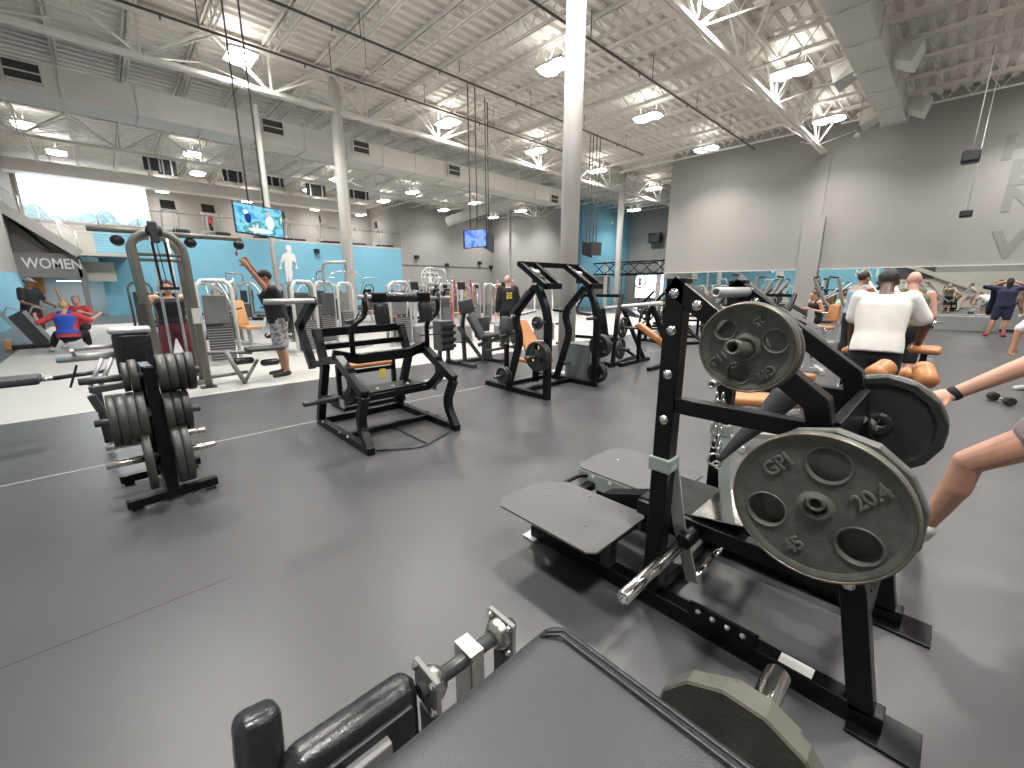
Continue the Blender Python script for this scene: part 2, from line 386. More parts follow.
# lettering that only the mirror shows, on the blue wall
t = text_mb('I AM', .8, .006, 0, 1, .02); xf(t, M.Translation((XL + .01, 5.7, 2.62)) @ M(((0, 0, 1), (1, 0, 0), (0, 1, 0))).to_4x4())
tag(t.build('wall_lettering', 'white_paint'), 'white lettering on the blue wall, seen in the mirror', 'wall sign')
YW = 29.8
zw = U(40, 277, y=YW).z
xr = U(84, 280, y=YW).x
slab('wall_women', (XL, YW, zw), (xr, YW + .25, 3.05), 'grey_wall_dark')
slab('wall_women_side', (xr - .12, YW, 0), (xr + .1, YW + .25, zw + .6), 'mid_steel')
t = text_mb('WOMEN', .66, .01, 0, 1, .012); a = U(23, 265, y=YW); b = U(82, 265, y=YW); xf(t, M.Translation(((a.x + b.x) / 2, YW - .012, U(50, 264, y=YW).z)) @ M(((1, 0, 0), (0, 0, -1), (0, 1, 0))).to_4x4())
k = (b.x - a.x) / (max(p.x for p in t.v) - min(p.x for p in t.v)); cxx = (a.x + b.x) / 2; t.v = [V((cxx + (p.x - cxx) * k, p.y, p.z)) for p in t.v]
tag(t.build('women_sign', 'white_paint'), 'white WOMEN lettering on the dark soffit beneath the stair', 'wall sign')
po = U(30, 290, y=33); pb = U(43, 318, y=33)
slab('wall_corridor', (XL, 33, 0), (bx0, 33.2, 4.3), 'off_white')
slab('trim_6', (po.x - .2, 32.95, 1.15), (U(44, 300, y=33).x + .15, 33, 1.98), 'orange_panel')
sl, sr = U(2, 208, y=YW - .3), U(80, 254, y=YW - .3)
stair = thing('staircase', 'grey staircase with wire railing climbing to the upper floor', 'staircase', (0, YW, 0))
sm = MB(); sm.path([sl + V((-.6, 0, .55)), sr], .12, .42, (0, 1, 0)); sm.build('stringer', 'stringer', stair)
sm = MB(); sm.bb((sr.x - .1, YW - .35, sr.z - .06), (U(128, 258, y=YW).x, YB, sr.z + .1)); sm.build('landing', 'beige', stair)
sm = MB(); n = 10
for i in range(n):
    q = sl.lerp(sr, (i + .5) / n); sm.bb((q.x - .16, YW - .25, q.z + .1), (q.x + .16, YB - .05, q.z + .16)); sm.bb((q.x + .12, YW - .25, q.z - .04), (q.x + .16, YB - .05, q.z + .14))
sm.build('tread', 'beige', stair)
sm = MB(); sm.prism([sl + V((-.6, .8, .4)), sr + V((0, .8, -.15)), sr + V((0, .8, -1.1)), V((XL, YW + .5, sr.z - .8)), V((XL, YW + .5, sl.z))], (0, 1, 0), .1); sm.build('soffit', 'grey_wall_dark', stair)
sm = MB(); hp = []
for i in range(5):
    q = sl.lerp(sr, i / 4); sm.cyl(q, q + V((0, 0, 1.05)), .025, 8)
qs = [sl + V((-.3, 0, .2)), sr]
for k in range(1, 8): sm.tube([q + V((0, 0, .13 * k + .1)) for q in qs] + [V((U(128, 250, y=YW).x, YW - .3, sr.z + .13 * k + .1))], .009 if k < 7 else .022, 6)
sm.build('railing', 'silver_steel', stair)
slab('wall_landing', (XL, YB + .02, 3.1), (bx0 + 1.6, YB + .2, MZ - .12), 'beige')
bxp = U(95, 271, y=YW + .6)
slab('trim_7', (bxp.x - .55, YW + .5, bxp.z - .5), (bxp.x + .75, YW + .7, bxp.z + .45), 'beige')
# mezzanine railing
rail = thing('mezzanine_railing', 'thin steel cable railing along the edge of the upper floor', 'railing', (8, YB + .1, MZ))
cab = MB(); x = bx0 + .3
while x < bx1: MB().cyl((x, YB + .1, MZ), (x, YB + .1, MZ + 1.02), .022, 8).build('post', 'silver_steel', rail); x += 1.55
for k in range(1, 8): cab.cyl((bx0, YB + .1, MZ + .135 * k), (bx1, YB + .1, MZ + .135 * k), .004, 5)
cab.cyl((bx0, YB + .1, MZ + 1.04), (bx1, YB + .1, MZ + 1.04), .022, 8)
cab.build('cable', 'mid_steel', rail)
# ------------------------------------------------------------------ roof
deck = MB(); y = -9.; h = .09
vs = []; ys = []
while y < 37: ys += [(y, 0), (y + .13, 0), (y + .17, h), (y + .30, h)]; y += .34
for (yy, z) in ys: vs += [(-12, yy, ZC + z), (36, yy, ZC + z)]
deck.add(vs, [(2 * i, 2 * i + 1, 2 * i + 3, 2 * i + 2) for i in range(len(ys) - 1)]); o = struct(deck.build('ceiling', 'truss_white'))
slab('ceiling_top', (-12, -9.3, ZC + .25), (36, 38, ZC + .3), 'duct')
def joist(x, y0, y1):
    m = MB(); zt, zb = ZC - .06, ZC - .52; n = max(2, int(round((y1 - y0) / .62))); s = (y1 - y0) / n
    for dx in (-.045, .045):
        m.bb((x + dx - .02, y0, zt - .03), (x + dx + .02, y1, zt + .06)); m.bb((x + dx - .015, y0 + .6, zb - .016), (x + dx + .015, y1 - .6, zb + .02))
    for i in range(n): m.cyl((x, y0 + i * s, zt), (x, y0 + (i + .5) * s, zb), .014, 5); m.cyl((x, y0 + (i + .5) * s, zb), (x, y0 + (i + 1) * s, zt), .014, 5)
    return struct(m.build('roof_joist', 'truss_white'))
YT = (-5.0, 4.72, 14.25, 24.0, 33.0)
for i in range(-2, 25):
    x = 1.4 * i
    for a, b in zip(YT[:-1], YT[1:]):
        if x > XW - .3 and b < 12: continue
        joist(x, a, b)
    if i == 24: break
def truss(y, x0, x1):
    m = MB(); zb = 6.79; zt = ZC - .2; p = 2.8; n = int(round((x1 - x0) / p)); p = (x1 - x0) / n
    for dy in (-.055, .055):
        m.bb((x0, y + dy - .045, zt - .06), (x1, y + dy + .045, zt + .06)); m.bb((x0, y + dy - .045, zb - .05), (x1, y + dy + .045, zb + .05))
    for i in range(n):
        a, c, b = x0 + i * p, x0 + (i + .5) * p, x0 + (i + 1) * p
        m.beam((a, y, zt), (c, y, zb), .06, .06); m.beam((c, y, zb), (b, y, zt), .06, .06); m.beam((c, y, zb), (c, y, zt), .05, .05)
        for q in (a, b):                      # sloping braces to the joists
            m.beam((c, y, zb), (q, y - .9, ZC - .6), .035, .035); m.beam((c, y, zb), (q, y + .9, ZC - .6), .035, .035)
    return struct(m.build('roof_truss', 'truss_white'))
truss(4.72, -5, XW); truss(14.25, -2.7, XG); truss(24.0, -2.7, 26.8); truss(-5, -5, XW)
# columns
def column(name, x, y, r, z1, lab):
    m = MB().cyl((x, y, 0), (x, y, z1), r, 28); m.bb((x - .2, y - .2, 0), (x + .2, y + .2, .02)); return tag(m.build(name, 'column'), lab, 'column')
column('steel_column', 5.83, 4.71, .15, ZC - .2, 'thick white column behind the tall black press machine')
column('steel_column', 6.06, 14.3, .17, ZC - .2, 'white column in front of the blue wall, carrying a roof truss')
column('steel_column', 22.3, 14.3, .17, ZC - .2, 'white column before the blue bay wall on the far side')
q = U(510, 240, y=22); column('steel_column', q.x, 22, .1, 6.6, 'thin white column in front of the grey corner')
q = U(268, 210, y=16); column('steel_post', q.x, 16, .08, 7.0, 'thin white post rising behind the hanging baseball screen'.replace('baseball ', 'bright '))
# air ducts
def vent(y, x, z, w, h, par):
    m = MB(); m.bb((x - w / 2, y - .1, z - h / 2), (x + w / 2, y, z + h / 2)); o = m.build('grille', 'vent_dark', par); s = MB()
    for a, b in (((x - w / 2 - .03, y - .14, z - h / 2 - .03), (x - w / 2, y, z + h / 2 + .03)), ((x + w / 2, y - .14, z - h / 2 - .03), (x + w / 2 + .03, y, z + h / 2 + .03)), ((x - w / 2, y - .14, z + h / 2), (x + w / 2, y, z + h / 2 + .03)), ((x - w / 2, y - .14, z - h / 2 - .03), (x + w / 2, y, z - h / 2)), ((x - w / 2, y - .13, z - .02), (x + w / 2, y - .02, z + .01))): s.bb(a, b)
    s.build('grille_frame', 'duct', par)
d1 = thing('air_duct', 'long rectangular air duct with dark grilles crossing the ceiling', 'air duct', (8, 17.5, 6.2))
m = MB(); m.bb((-2.7, 17, 6.28), (20.5, 18.1, 7.02))
for i in range(-1, 15): m.bb((i * 1.5 - .02, 16.97, 6.25), (i * 1.5 + .02, 18.13, 7.05))
m.build('duct_body', 'duct', d1)
for px, py in ((22, 72), (272, 128), (360, 148), (453, 171), (553, 204)):
    q = U(px, py, y=17); vent(17, q.x, min(6.8, max(6.4, q.z)), .62, .4, d1)
d2 = thing('air_duct', 'white stepped air duct with flared side outlets, hung above the mirror wall', 'air duct', (16, 2.6, 6.6))
m = MB(); m.bb((2, 2.2, 6.98), (20.6, 2.86, 7.55))
for i in range(11): m.bb((3 + i * 1.75, 2.16, 6.94), (3.06 + i * 1.75, 2.90, 7.59))
m.build('duct_body', 'duct', d2)
for x in (20.0, 15.6):
    for sy in (-1, 1):
        y0 = 2.2 if sy < 0 else 2.86; f = MB(); A = [V((x - .3, y0, 7.1)), V((x + .3, y0, 7.1)), V((x + .3, y0, 7.5)), V((x - .3, y0, 7.5))]; B = [V((x - .42, y0 + sy * .45, 6.88)), V((x + .42, y0 + sy * .45, 6.88)), V((x + .36, y0 + sy * .6, 7.32)), V((x - .36, y0 + sy * .6, 7.32))]
        f.add(A + B, [(0, 1, 2, 3), (7, 6, 5, 4)] + [(i, (i + 1) % 4, 4 + (i + 1) % 4, 4 + i) for i in range(4)]); f.build('side_outlet', 'duct', d2)
d3 = thing('air_duct', 'slanting round air duct below the ceiling at the grey corner', 'air duct', (20, 20, 6.4))
m = MB(); a, b, c = U(447, 222, y=25), U(556, 184, y=19.2), U(500, 205, y=20); m.cyl(a, b, .32, 14)
for t in (.15, .4, .65, .9): q = a.lerp(b, t); m.cyl(q, q + (b - a).normalized() * .06, .34, 14)
m.build('duct_body', 'duct', d3)
d4 = thing('air_duct', 'pale box duct running under the roof along the upper floor', 'air duct', (6, 33, 7.4))
m = MB(); m.bb((-2.7, 32.5, 7.0), (15.5, 33.4, 7.6)); m.build('duct_body', 'column', d4)
for xx in (-1, 3, 7, 11, 15): MB().cyl((xx, 32.9, 7.6), (xx, 32.9, ZC), .02, 6).build('hanger', 'truss_white', d4)
# sprinkler pipes
for i, (y, z, x0, x1) in enumerate(((13.05, 7.3, -2, 16), (11.15, 7.45, -2, 19), (7.2, 7.35, 2, 21.5), (20.5, 7.2, -2, 22))):
    m = MB().cyl((x0, y, z), (x1, y, z), .03, 8)
    for k in range(int((x1 - x0) / 3)): m.cyl((x0 + 1.5 + 3 * k, y, z), (x0 + 1.5 + 3 * k, y, ZC - .02), .012, 5); m.cyl((x0 + .8 + 3 * k, y, z - .1), (x0 + .8 + 3 * k, y, z), .02, 6)
    tag(m.build('sprinkler_pipe', 'pipe_dark'), ['dark sprinkler pipe beside the nearer long truss', 'dark sprinkler pipe from which the screens hang', 'dark sprinkler pipe above the open floor', 'dark sprinkler pipe beyond the long duct'][i], 'pipe', 'sprinkler pipes')
# ------------------------------------------------------------------ high-bay lamps
LAMP_W = 160
def lamp(x, y, z=7.3, lab=None, pw=1.):
    t = thing('ceiling_lamp', lab, 'ceiling lamp', (x, y, z), 0, 'high-bay ceiling lamps')
    h = MB(); h.bb((x - .33, y - .47, z + .02), (x + .33, y + .47, z + .07)); h.bb((x - .14, y - .3, z + .07), (x + .14, y + .3, z + .16)); h.build('housing', 'housing', t)
    for s in (-1, 1):
        g = MB(); g.lathe([(0, -.03), (.16, -.025), (.24, -.012), (.25, .02), (0, .02)], (x, y + s * .23, z), (0, 0, 1), 20); g.v = [V((x + (p.x - x) * 1.25, p.y, p.z)) for p in g.v]; g.build('diffuser', 'lamp_glow', t)
    for s in (-1, 1): MB().cyl((x, y + s * .3, z + .1), (x, y + s * .3, ZC), .008, 5).build('hanger', 'truss_white', t)
    L = D.lights.new('lamp_light', 'AREA'); L.shape = 'RECTANGLE'; L.size = .62; L.size_y = .9; L.energy = LAMP_W * pw; L.color = (1, .965, .92); L.spread = R(125)
    lo = D.objects.new('lamp_light', L); COL.objects.link(lo); lo.parent = t; lo.location = (0, 0, -.035)
    L2 = D.lights.new('roof_fill_light', 'AREA'); L2.shape = 'RECTANGLE'; L2.size = .5; L2.size_y = .7; L2.energy = LAMP_W * .05; L2.color = (1, .965, .92)  # upward light added only to brighten the roof, not part of the fitting
    l2 = D.objects.new('roof_fill_light', L2); COL.objects.link(l2); l2.parent = t; l2.location = (0, 0, .175); l2.rotation_euler = (math.pi, 0, 0)
rows = {4.25: ([0, 5, 10.1, 14.8, 19.7], 'over the plate-loaded machines'), 8.6: ([0.3, 5, 9.8, 14.8, 19.8], 'over the light floor edge'), 13.9: ([3.5, 10, 14.7, 19.3, 25.1], 'along the nearer long truss'),
        24.85: ([-1.2, 3.8, 10.3, 15, 20, 24.6], 'along the far truss'), 28.7: ([-.6, 4.5, 10.1, 15, 20, 25.1], 'before the upper floor'), -1.2: ([0, 5, 10, 15, 20], 'in the unseen row right of the view'), -6: ([3, 11, 19], 'in the unseen rearmost row')}  # nearest lamps and negative rows lie out of frame, added for light
ordn = ['first', 'second', 'third', 'fourth', 'fifth', 'sixth', 'seventh', 'eighth', 'ninth', 'tenth', 'eleventh', 'twelfth']
for y, (xs, where) in rows.items():
    for i, x in enumerate(xs): lamp(x, y, 7.3, 'bright ceiling lamp %s, %s from the left' % (where, ordn[i]), .85 if y > 28 else 1.)
for i, x in enumerate((-.5, 3.5, 8, 12.5, 16)): lamp(x, 34.6, 7.2, 'bright ceiling lamp over the upper floor treadmills, %s from the left' % ordn[i], .25)
lamp(30.2, 18.2, 7.2, 'bright ceiling lamp in front of the blue bay wall', .8); lamp(29, 10, 7.2, 'bright ceiling lamp before the shopfront window')
q = U(70, 281, y=31.5); cl_ = thing('corridor_lamp', 'small strip lamp under the upper floor beside the WOMEN wall', 'ceiling lamp', q); MB().bb((q.x - .5, q.y - .12, q.z), (q.x + .5, q.y + .12, q.z + .06)).build('housing', 'housing', cl_); MB().bb((q.x - .46, q.y - .1, q.z - .012), (q.x + .46, q.y + .1, q.z)).build('diffuser', 'lamp_glow', cl_)
MB().cyl((q.x, q.y, q.z + .06), (q.x, q.y, MZ - .12), .012, 6).build('hanger', 'truss_white', cl_)
# world daylight
w = D.worlds.new('daylight'); SC.world = w; w.use_nodes = True; nt = w.node_tree; bg = nt.nodes['Background']
bg.inputs['Color'].default_value = (.86, .94, 1, 1); bg.inputs['Strength'].default_value = 6.0
m = MB(); rr = random.Random(3)
for i in range(26): x = -14 + i * 1.25 + rr.random() * .5; m.ell((x, 62 + rr.random() * 3, 5.5), (1.1 + rr.random() * .6, 1.2, 2.6 + rr.random() * 1.6))
for i in range(10): m.cyl((-14 + i * 3.2, 62, -1), (-14 + i * 3.2, 62, 5), .2, 6)
defm('leaf', (.10, .14, .14), .8, noise=.3, nscale=3); tag(m.build('treeline', 'leaf'), 'pale line of trees outside the upper window', 'trees', None, 'stuff')
# things seen hanging from the roof
def pulls(px, py, z, lab):
    q = U(px, py, z=z); t = thing('hanging_bell', lab, 'hanging lamp', q); MB().lathe([(.012, .14), (.05, .1), (.085, 0), (.07, 0)], q, (0, 0, 1), 14).build('bell', 'white_plastic', t); MB().cyl(q + V((0, 0, .12)), (q.x, q.y, ZC), .006, 5).build('cord', 'pipe_dark', t)
pulls(367, 76, 6.6, 'small white bell hanging on a thin cord over the middle of the gym'); pulls(857, 137, 6.2, 'small white bell hanging on a cord before the grey wall'); pulls(612, 224, 5.5, 'small white bell hanging before the blue bay wall')
def speaker(px, py, x, w, h, lab, rope=True):
    q = U(px, py, x=x); t = thing('hanging_speaker', lab, 'speaker', q); m = MB(); m.bb((q.x - .2, q.y - w / 2, q.z - h / 2), (q.x + .2, q.y + w / 2, q.z + h / 2)); m.build('cabinet', 'black_plastic', t, bev=.04, seg=3)
    m = MB(); m.bb((q.x - .215, q.y - w * .4, q.z - h * .36), (q.x - .2, q.y + w * .4, q.z + h * .36)); m.build('grille', 'dark_steel', t)
    if rope: m = MB(); m.cyl(q + V((0, 0, h / 2)), (q.x, q.y, ZC), .012, 5); m.build('cable', 'truss_white', t)
speaker(971, 157, 16.5, .34, .28, 'larger black speaker hanging by a cable before the grey wall'); speaker(966, 214, 20.5, .3, .2, 'smaller black speaker hanging below the other before the grey wall')
speaker(655, 238, XG - .4, 1.0, .75, 'black speaker on the grey wall beyond the mirror wall', False)
# ------------------------------------------------------------------ weight plates (local axis +Z is the lettered face)
def disc_with_holes(r, holes, z0, z1, bev=.004):
    c = D.curves.new('c', 'CURVE'); c.dimensions = '2D'; c.fill_mode = 'BOTH'; c.extrude = (z1 - z0) / 2 - bev; c.bevel_depth = bev; c.bevel_resolution = 1
    for (x, y, rr, n) in [(0, 0, r, 64)] + holes:
        s = c.splines.new('POLY'); s.points.add(n - 1); s.use_cyclic_u = True
        for k in range(n): a = 2 * math.pi * k / n; s.points[k].co = (x + rr * math.cos(a), y + rr * math.sin(a), 0, 1)
    o = D.objects.new('c', c); COL.objects.link(o); me = to_mesh(o); mb = MB()
    mb.add([V((p.co.x, p.co.y, p.co.z + (z0 + z1) / 2)) for p in me.vertices], [tuple(f.vertices) for f in me.polygons])
    D.objects.remove(o); D.curves.remove(c); D.meshes.remove(me); return mb
def torus(mb, c, Rr, r, axis=(0, 0, 1), n=40, k=8):
    x, y, z = frame_z(axis); c = V(c)
    return mb.tube([c + (x * math.cos(2 * math.pi * i / n) + y * math.sin(2 * math.pi * i / n)) * Rr for i in range(n)], r, k, closed=True)
def grip_plate(name, Rr, t, lab, kg, lb, group, turn, pos, face):
    "three-hole cast plate lettered GPI; face = world direction of the lettered side"
    hr = Rr * .235; hd = Rr * .60; A = [37, 157, 277]
    hol = [(hd * math.cos(R(a)), hd * math.sin(R(a)), hr, 40) for a in A]
    mb = disc_with_holes(Rr - .012, hol + [(0, 0, .0275, 32)], -t * .32, t * .25, .003)
    mb.lathe([(Rr - .026, -t / 2 + .004), (Rr - .003, -t / 2), (Rr, -t / 2 + .006), (Rr, t / 2 - .006), (Rr - .003, t / 2), (Rr - .014, t / 2 - .001), (Rr - .03, t * .24)], (0, 0, 0), (0, 0, 1), 72)
    mb.lathe([(.0275, -t / 2), (.0275, t / 2 + .003), (.037, t / 2 + .003), (.043, t * .32), (.05, t * .24)], (0, 0, 0), (0, 0, 1), 40)
    for h in hol: torus(mb, (h[0], h[1], t * .25), hr + .002, .0038)
    o = mb.build(name, 'iron'); tag(o, lab, 'weight plate', group)
    rim = MB(); torus(rim, (0, 0, t / 2 - .001), Rr - .0045, .0038, n=72); rim.build('rim', 'iron_rim', o)
    k = Rr / .225
    for s, x, y, sz in (('GPI', .0, .148, .062), (kg, .135, -.035, .058), (lb, -.128, -.068, .056)):
        tm = text_mb(s, sz * k, .0035, .0012, .95); xf(tm, M.Translation((x * k, y * k, t * .25 + .002))).build('lettering', 'letter_lit', o)
    z = V(face).normalized(); x0 = V((0, 0, 1)).cross(z).normalized(); y0 = z.cross(x0)
    a = R(turn); x = x0 * math.cos(a) + y0 * math.sin(a); y = z.cross(x)
    o.matrix_world = M.Translation(pos) @ M((x, y, z)).transposed().to_4x4()
    return o
def plain_plate_mb(Rr, t, n=40, hubr=.045):
    mb = MB(); mb.lathe([(.0265, -t / 2), (.0265, t / 2), (hubr, t / 2), (hubr + .01, t * .22), (Rr * .80, t * .22), (Rr * .86, t / 2), (Rr - .005, t / 2), (Rr, t / 2 - .005), (Rr, -t / 2 + .005), (Rr - .005, -t / 2), (Rr * .86, -t / 2), (Rr * .80, -t * .22), (hubr + .01, -t * .22), (hubr, -t / 2)], (0, 0, 0), (0, 0, 1), n, n > 16, True); return mb
_pp = {}
def plain_plate(Rr, t, pos, face, lab, group, m='dark_iron', n=40, holes=False):
    key = (Rr, t, m, n, holes)
    if key not in _pp:
        if holes:
            hd, hr = Rr * .58, Rr * .25; mb = disc_with_holes(Rr - .008, [(hd * math.cos(R(a)), hd * math.sin(R(a)), hr, 20) for a in (90, 210, 330)] + [(0, 0, .027, 16)], -t * .3, t * .3, .002)
            mb.lathe([(Rr - .022, -t / 2), (Rr, -t / 2 + .004), (Rr, t / 2 - .004), (Rr - .022, t / 2)], (0, 0, 0), (0, 0, 1), n); mb.lathe([(.027, -t / 2), (.027, t / 2), (.05, t / 2), (.055, t * .3)], (0, 0, 0), (0, 0, 1), 24)
        else: mb = plain_plate_mb(Rr, t, n)
        me = mb.mesh('weight_plate'); me.materials.append(K[m]); _pp[key] = me
    o = D.objects.new('weight_plate', _pp[key]); COL.objects.link(o)
    x, y, z = frame_z(face); o.matrix_world = M.Translation(pos) @ M((x, y, z)).transposed().to_4x4()
    return tag(o, lab, 'weight plate', group)
def bolt(par, p, d, r=.011, m='chrome'):
    MB().lathe([(0, .010), (r * .6, .010), (r, .005), (r, 0), (r * 1.35, 0), (r * 1.35, -.004)], p, d, 14).build('bolt', m, par)
def horn_mb(p, q, r=.0245):
    p = V(p); q = V(q); d = (q - p).normalized(); return MB().lathe([(0, 0), (r, 0), (r, (q - p).length), (r * .88, (q - p).length + .004), (r * .6, (q - p).length + .004), (r * .58, (q - p).length - .05), (0, (q - p).length - .05)], p, d, 26)
# ------------------------------------------------------------------ nearest machine: plate-loaded belt squat frame
g = thing('belt_squat_machine', 'big black belt squat frame in front, with two foot platforms', 'gym machine', (2.04, .7, 0))
XN, XF = 1.70, 2.38; XM = 2.04
for X, s in ((XN, -1), (XF, 1)):
    m = MB(); m.path([(X, 1.58, .045), (X, -.06, .045)], .075, .075); m.build('base_rail', 'black_steel', g, bev=.005)
    m = MB(); m.path([(X, .795, .08), (X, .795, 1.535)], .075, .078); m.build('upright', 'black_steel', g, bev=.005)
    m = MB(); m.path([(X, .82, 1.515), (X, .272, 1.115), (X, .212, .88), (X, .085, .5), (X, .0, .06)], .075, .075); m.build('rear_frame', 'black_steel', g, bev=.005)
    m = MB(); m.path([(X, .76, 1.01), (X, .20, 1.015)], .06, .065); m.build('cross_beam', 'black_steel', g, bev=.004)
    m = MB(); m.bb((X - .085, -.16, 0), (X + .085, .03, .014)); m.build('foot_plate', 'black_steel', g, bev=.003)
    m = MB(); m.bb((X - .07, 1.52, 0), (X + .07, 1.62, .012)); m.build('foot_plate', 'silver_steel', g, bev=.003)
    m = MB(); m.path([(X + s * .0, 1.56, .01), (X, 1.50, .29)], .06, .035); m.build('platform_leg', 'dark_steel', g, bev=.003)
    for (y, z) in ((.797, 1.475), (.795, 1.325), (.795, 1.14), (.795, .94), (.70, 1.43), (.55, 1.325), (.21, .93), (.10, .52)): bolt(g, (X + s * .0385, y, z), (s, 0, 0), .015)
    if s > 0:
        for (y, z) in ((.70, 1.43), (.50, 1.295), (.21, .93)): bolt(g, (X - .0385, y, z), (-1, 0, 0), .015)
    # adjuster collar and swing bar
    m = MB(); m.bb((X - .05, .745, .70), (X + .05, .845, .765)); m.build('collar', 'green_steel', g, bev=.006)
    xi = X - s * .065
    m = MB(); m.path([(xi + s * .03, .775, .74), (xi, .725, .42), (xi - s * .06, .66, .12)], .012, .06, (1, 0, 0)); m.build('swing_bar', 'green_steel', g, bev=.003)
    m = MB(); m.cyl((xi - s * .06, .655, .13), (xi - s * .26, .655, .15), .013, 14); m.build('swing_pin', 'chrome', g)
    # storage horns
    m = horn_mb((X - .03, .425, 1.27), (X - .42, .425, 1.33)) if s < 0 else horn_mb((X, .74, 1.475), (X - .33, .78, 1.475)); m.build('storage_horn', 'iron' if s < 0 else 'silver_steel', g)
    m = horn_mb((X + s * .03, .19, .885), (X + s * .30, .19, .885)); m.build('storage_horn', 'iron', g)
    # stop bracket bolted on the rail
    m = MB(); m.bb((X + s * .04 - .006, .34, .055), (X + s * .04 + .006, .60, .15)); m.bb((X - .035, .34, .083), (X + .04, .60, .093)); m.build('stop_bracket', 'black_steel', g, bev=.002)
    for k in range(4): bolt(g, (X + s * .047, .38 + k * .06, .12), (s, 0, 0), .009, 'silver_steel')
    # foot platforms: folded sheet with grip top
    xa, xb = (1.42, 1.925) if s < 0 else (2.155, 2.66); c = .035; ti = .30
    poly = [V((xa, .96 + c, ti)), V((xa + c, .96, ti)), V((xb - c, .96, ti)), V((xb, .96 + c, ti)), V((xb, 1.64 - c * 2.2, ti)), V((xb - c * 2.2, 1.64, ti)), V((xa + c * 1.6, 1.64, ti)), V((xa, 1.64 - c * 1.6, ti))]
    if s < 0: poly[4] = V((xb, 1.50, ti)); poly[5] = V((xb - .12, 1.635, ti))
    m = MB(); m.prism(poly, (0, 0, 1), .012); pf = m.build('platform', 'platform_grip', g, bev=.002)
    m = MB(); xe = xb if s < 0 else xa; m.bb((xe - .004, 1.0, .19), (xe + .004, 1.52 if s < 0 else 1.60, .294)); m.build('skirt', 'green_steel', pf, bev=.002)
    for k in range(4): m = MB(); m.bb((xe - .0065, 1.08 + k * .13, .262), (xe + .0065, 1.10 + k * .13, .285)); m.build('slot', 'white_paint', pf)
    for (u, w) in ((.35, .25), (.55, .75), (.88, .5)): bolt(pf, (xa + (xb - xa) * u, .96 + .68 * w, ti + .005), (0, 0, 1), .007)
    m = MB(); m.path([(X, 1.05, .08), (X, 1.05, .275)], .06, .06); m.build('platform_leg', 'dark_steel', g, bev=.003)
m = MB(); m.bb((XN, 1.02, .20), (XF, 1.10, .26)); m.build('platform_crossbar', 'black_steel', g, bev=.004)
m = MB(); m.bb((XN, 1.46, .19), (XF, 1.52, .235)); m.build('platform_crossbar', 'black_steel', g, bev=.004)
m = MB(); m.tube(fillet([(1.90, 1.50, .27), (1.95, 1.57, .262), (2.13, 1.57, .262), (2.18, 1.50, .27)], .06), .014, 10); m.build('platform_link', 'black_steel', g)
# lever arm with deck and loading horns
la = MB(); la.path([(XM, 1.28, .24), (XM, .95, .36), (XM, .70, .37), (XM, .05, .37)], .10, .09); la.build('lever_arm', 'black_steel', g, bev=.006)
m = MB(); m.bb((1.86, .70, .425), (2.25, .98, .435)); m.build('deck', 'rubber_black', g, bev=.003)
m = MB(); m.prism([V((1.86, .71, .44)), V((2.25, .71, .44)), V((2.25, .50, .475)), V((1.87, .49, .475))], (0, .17, 1), .006); m.build('kick_plate', 'chrome', g)
m = MB(); m.bb((1.865, .5, .40), (2.245, .705, .43)); m.build('deck_riser', 'black_steel', g)
m = MB(); m.path([(1.86, .98, .39), (1.86, .60, .39), (1.86, .04, .40)], .06, .075); m.build('lever_side', 'black_steel', g, bev=.005)
m = MB(); m.path([(2.22, .98, .39), (2.22, .60, .39), (2.22, .04, .40)], .06, .075); m.build('lever_side', 'black_steel', g, bev=.005)
m = MB(); m.bb((XN, .20, .90), (XF, .235, 1.06)); m.build('cross_panel', 'black_steel', g, bev=.004)
m = MB(); m.bb((XN, .03, .36), (XF, .09, .43)); m.build('pivot_tube', 'black_steel', g, bev=.004)
m = MB(); m.bb((XN, .77, .03), (XF, .83, .09)); m.build('base_crossbar', 'black_steel', g, bev=.004)
for s in (-1, 1):
    x0 = XM + s * .16; x1 = XM + s * .82
    horn_mb((x0, .68, .372), (x1, .68, .372), .0255).build('loading_horn', 'chrome', g)
    MB().lathe([(.036, 0), (.036, .16), (.031, .17), (.0255, .17)], (x0, .68, .372), (s, 0, 0), 26).build('horn_sleeve', 'black_steel', g)
m = MB(); q0, q1 = U(783, 657, z=.0835), U(815, 675, z=.0835); m.bb((1.672, .145, .0825), (1.728, .255, .0835)); m.build('sticker', 'sticker', g)
# chain hung from the frame and a loose belt strap
ch = thing('hanging_chain', 'shiny steel chain hanging inside the black belt squat frame', 'chain', (1.98, .69, 1.02))
def chain(par, a, b, n, sag=0, r=.017, m='chrome'):
    a = V(a); b = V(b)
    for i in range(n):
        p = a.lerp(b, (i + .5) / n) + V((0, 0, -sag * 4 * ((i + .5) / n) * (1 - (i + .5) / n))); d = (b - a).normalized(); x, y, z = frame_z(d); w = x if i % 2 else y; L = (b - a).length / n * .72
        MB().tube([p + z * (L * math.cos(t)) + w * (r * .75 * math.sin(t)) for t in [2 * math.pi * k / 14 for k in range(14)]], r * .24, 6, closed=True).build('link', m, par)
chain(ch, (1.98, .70, 1.02), (1.98, .69, .76), 8); chain(ch, (1.985, .675, 1.02), (1.98, .665, .72), 9)
m = MB(); torus(m, (1.975, .675, .70), .03, .006, (1, .3, 0)); m.build('hook', 'chrome', ch)
m = horn_mb((2.35, .71, 1.075), (1.97, .725, 1.06), .018); m.build('chain_peg', 'worn_chrome', g)
sp = thing('belt_strap', 'grey padded belt strap hanging by the chain in the black frame', 'belt', (2.0, .5, .7))
m = MB(); pts = spline([(1.985, .66, .70), (2.02, .60, .80), (2.06, .52, .92), (2.10, .44, 1.06)], 5)
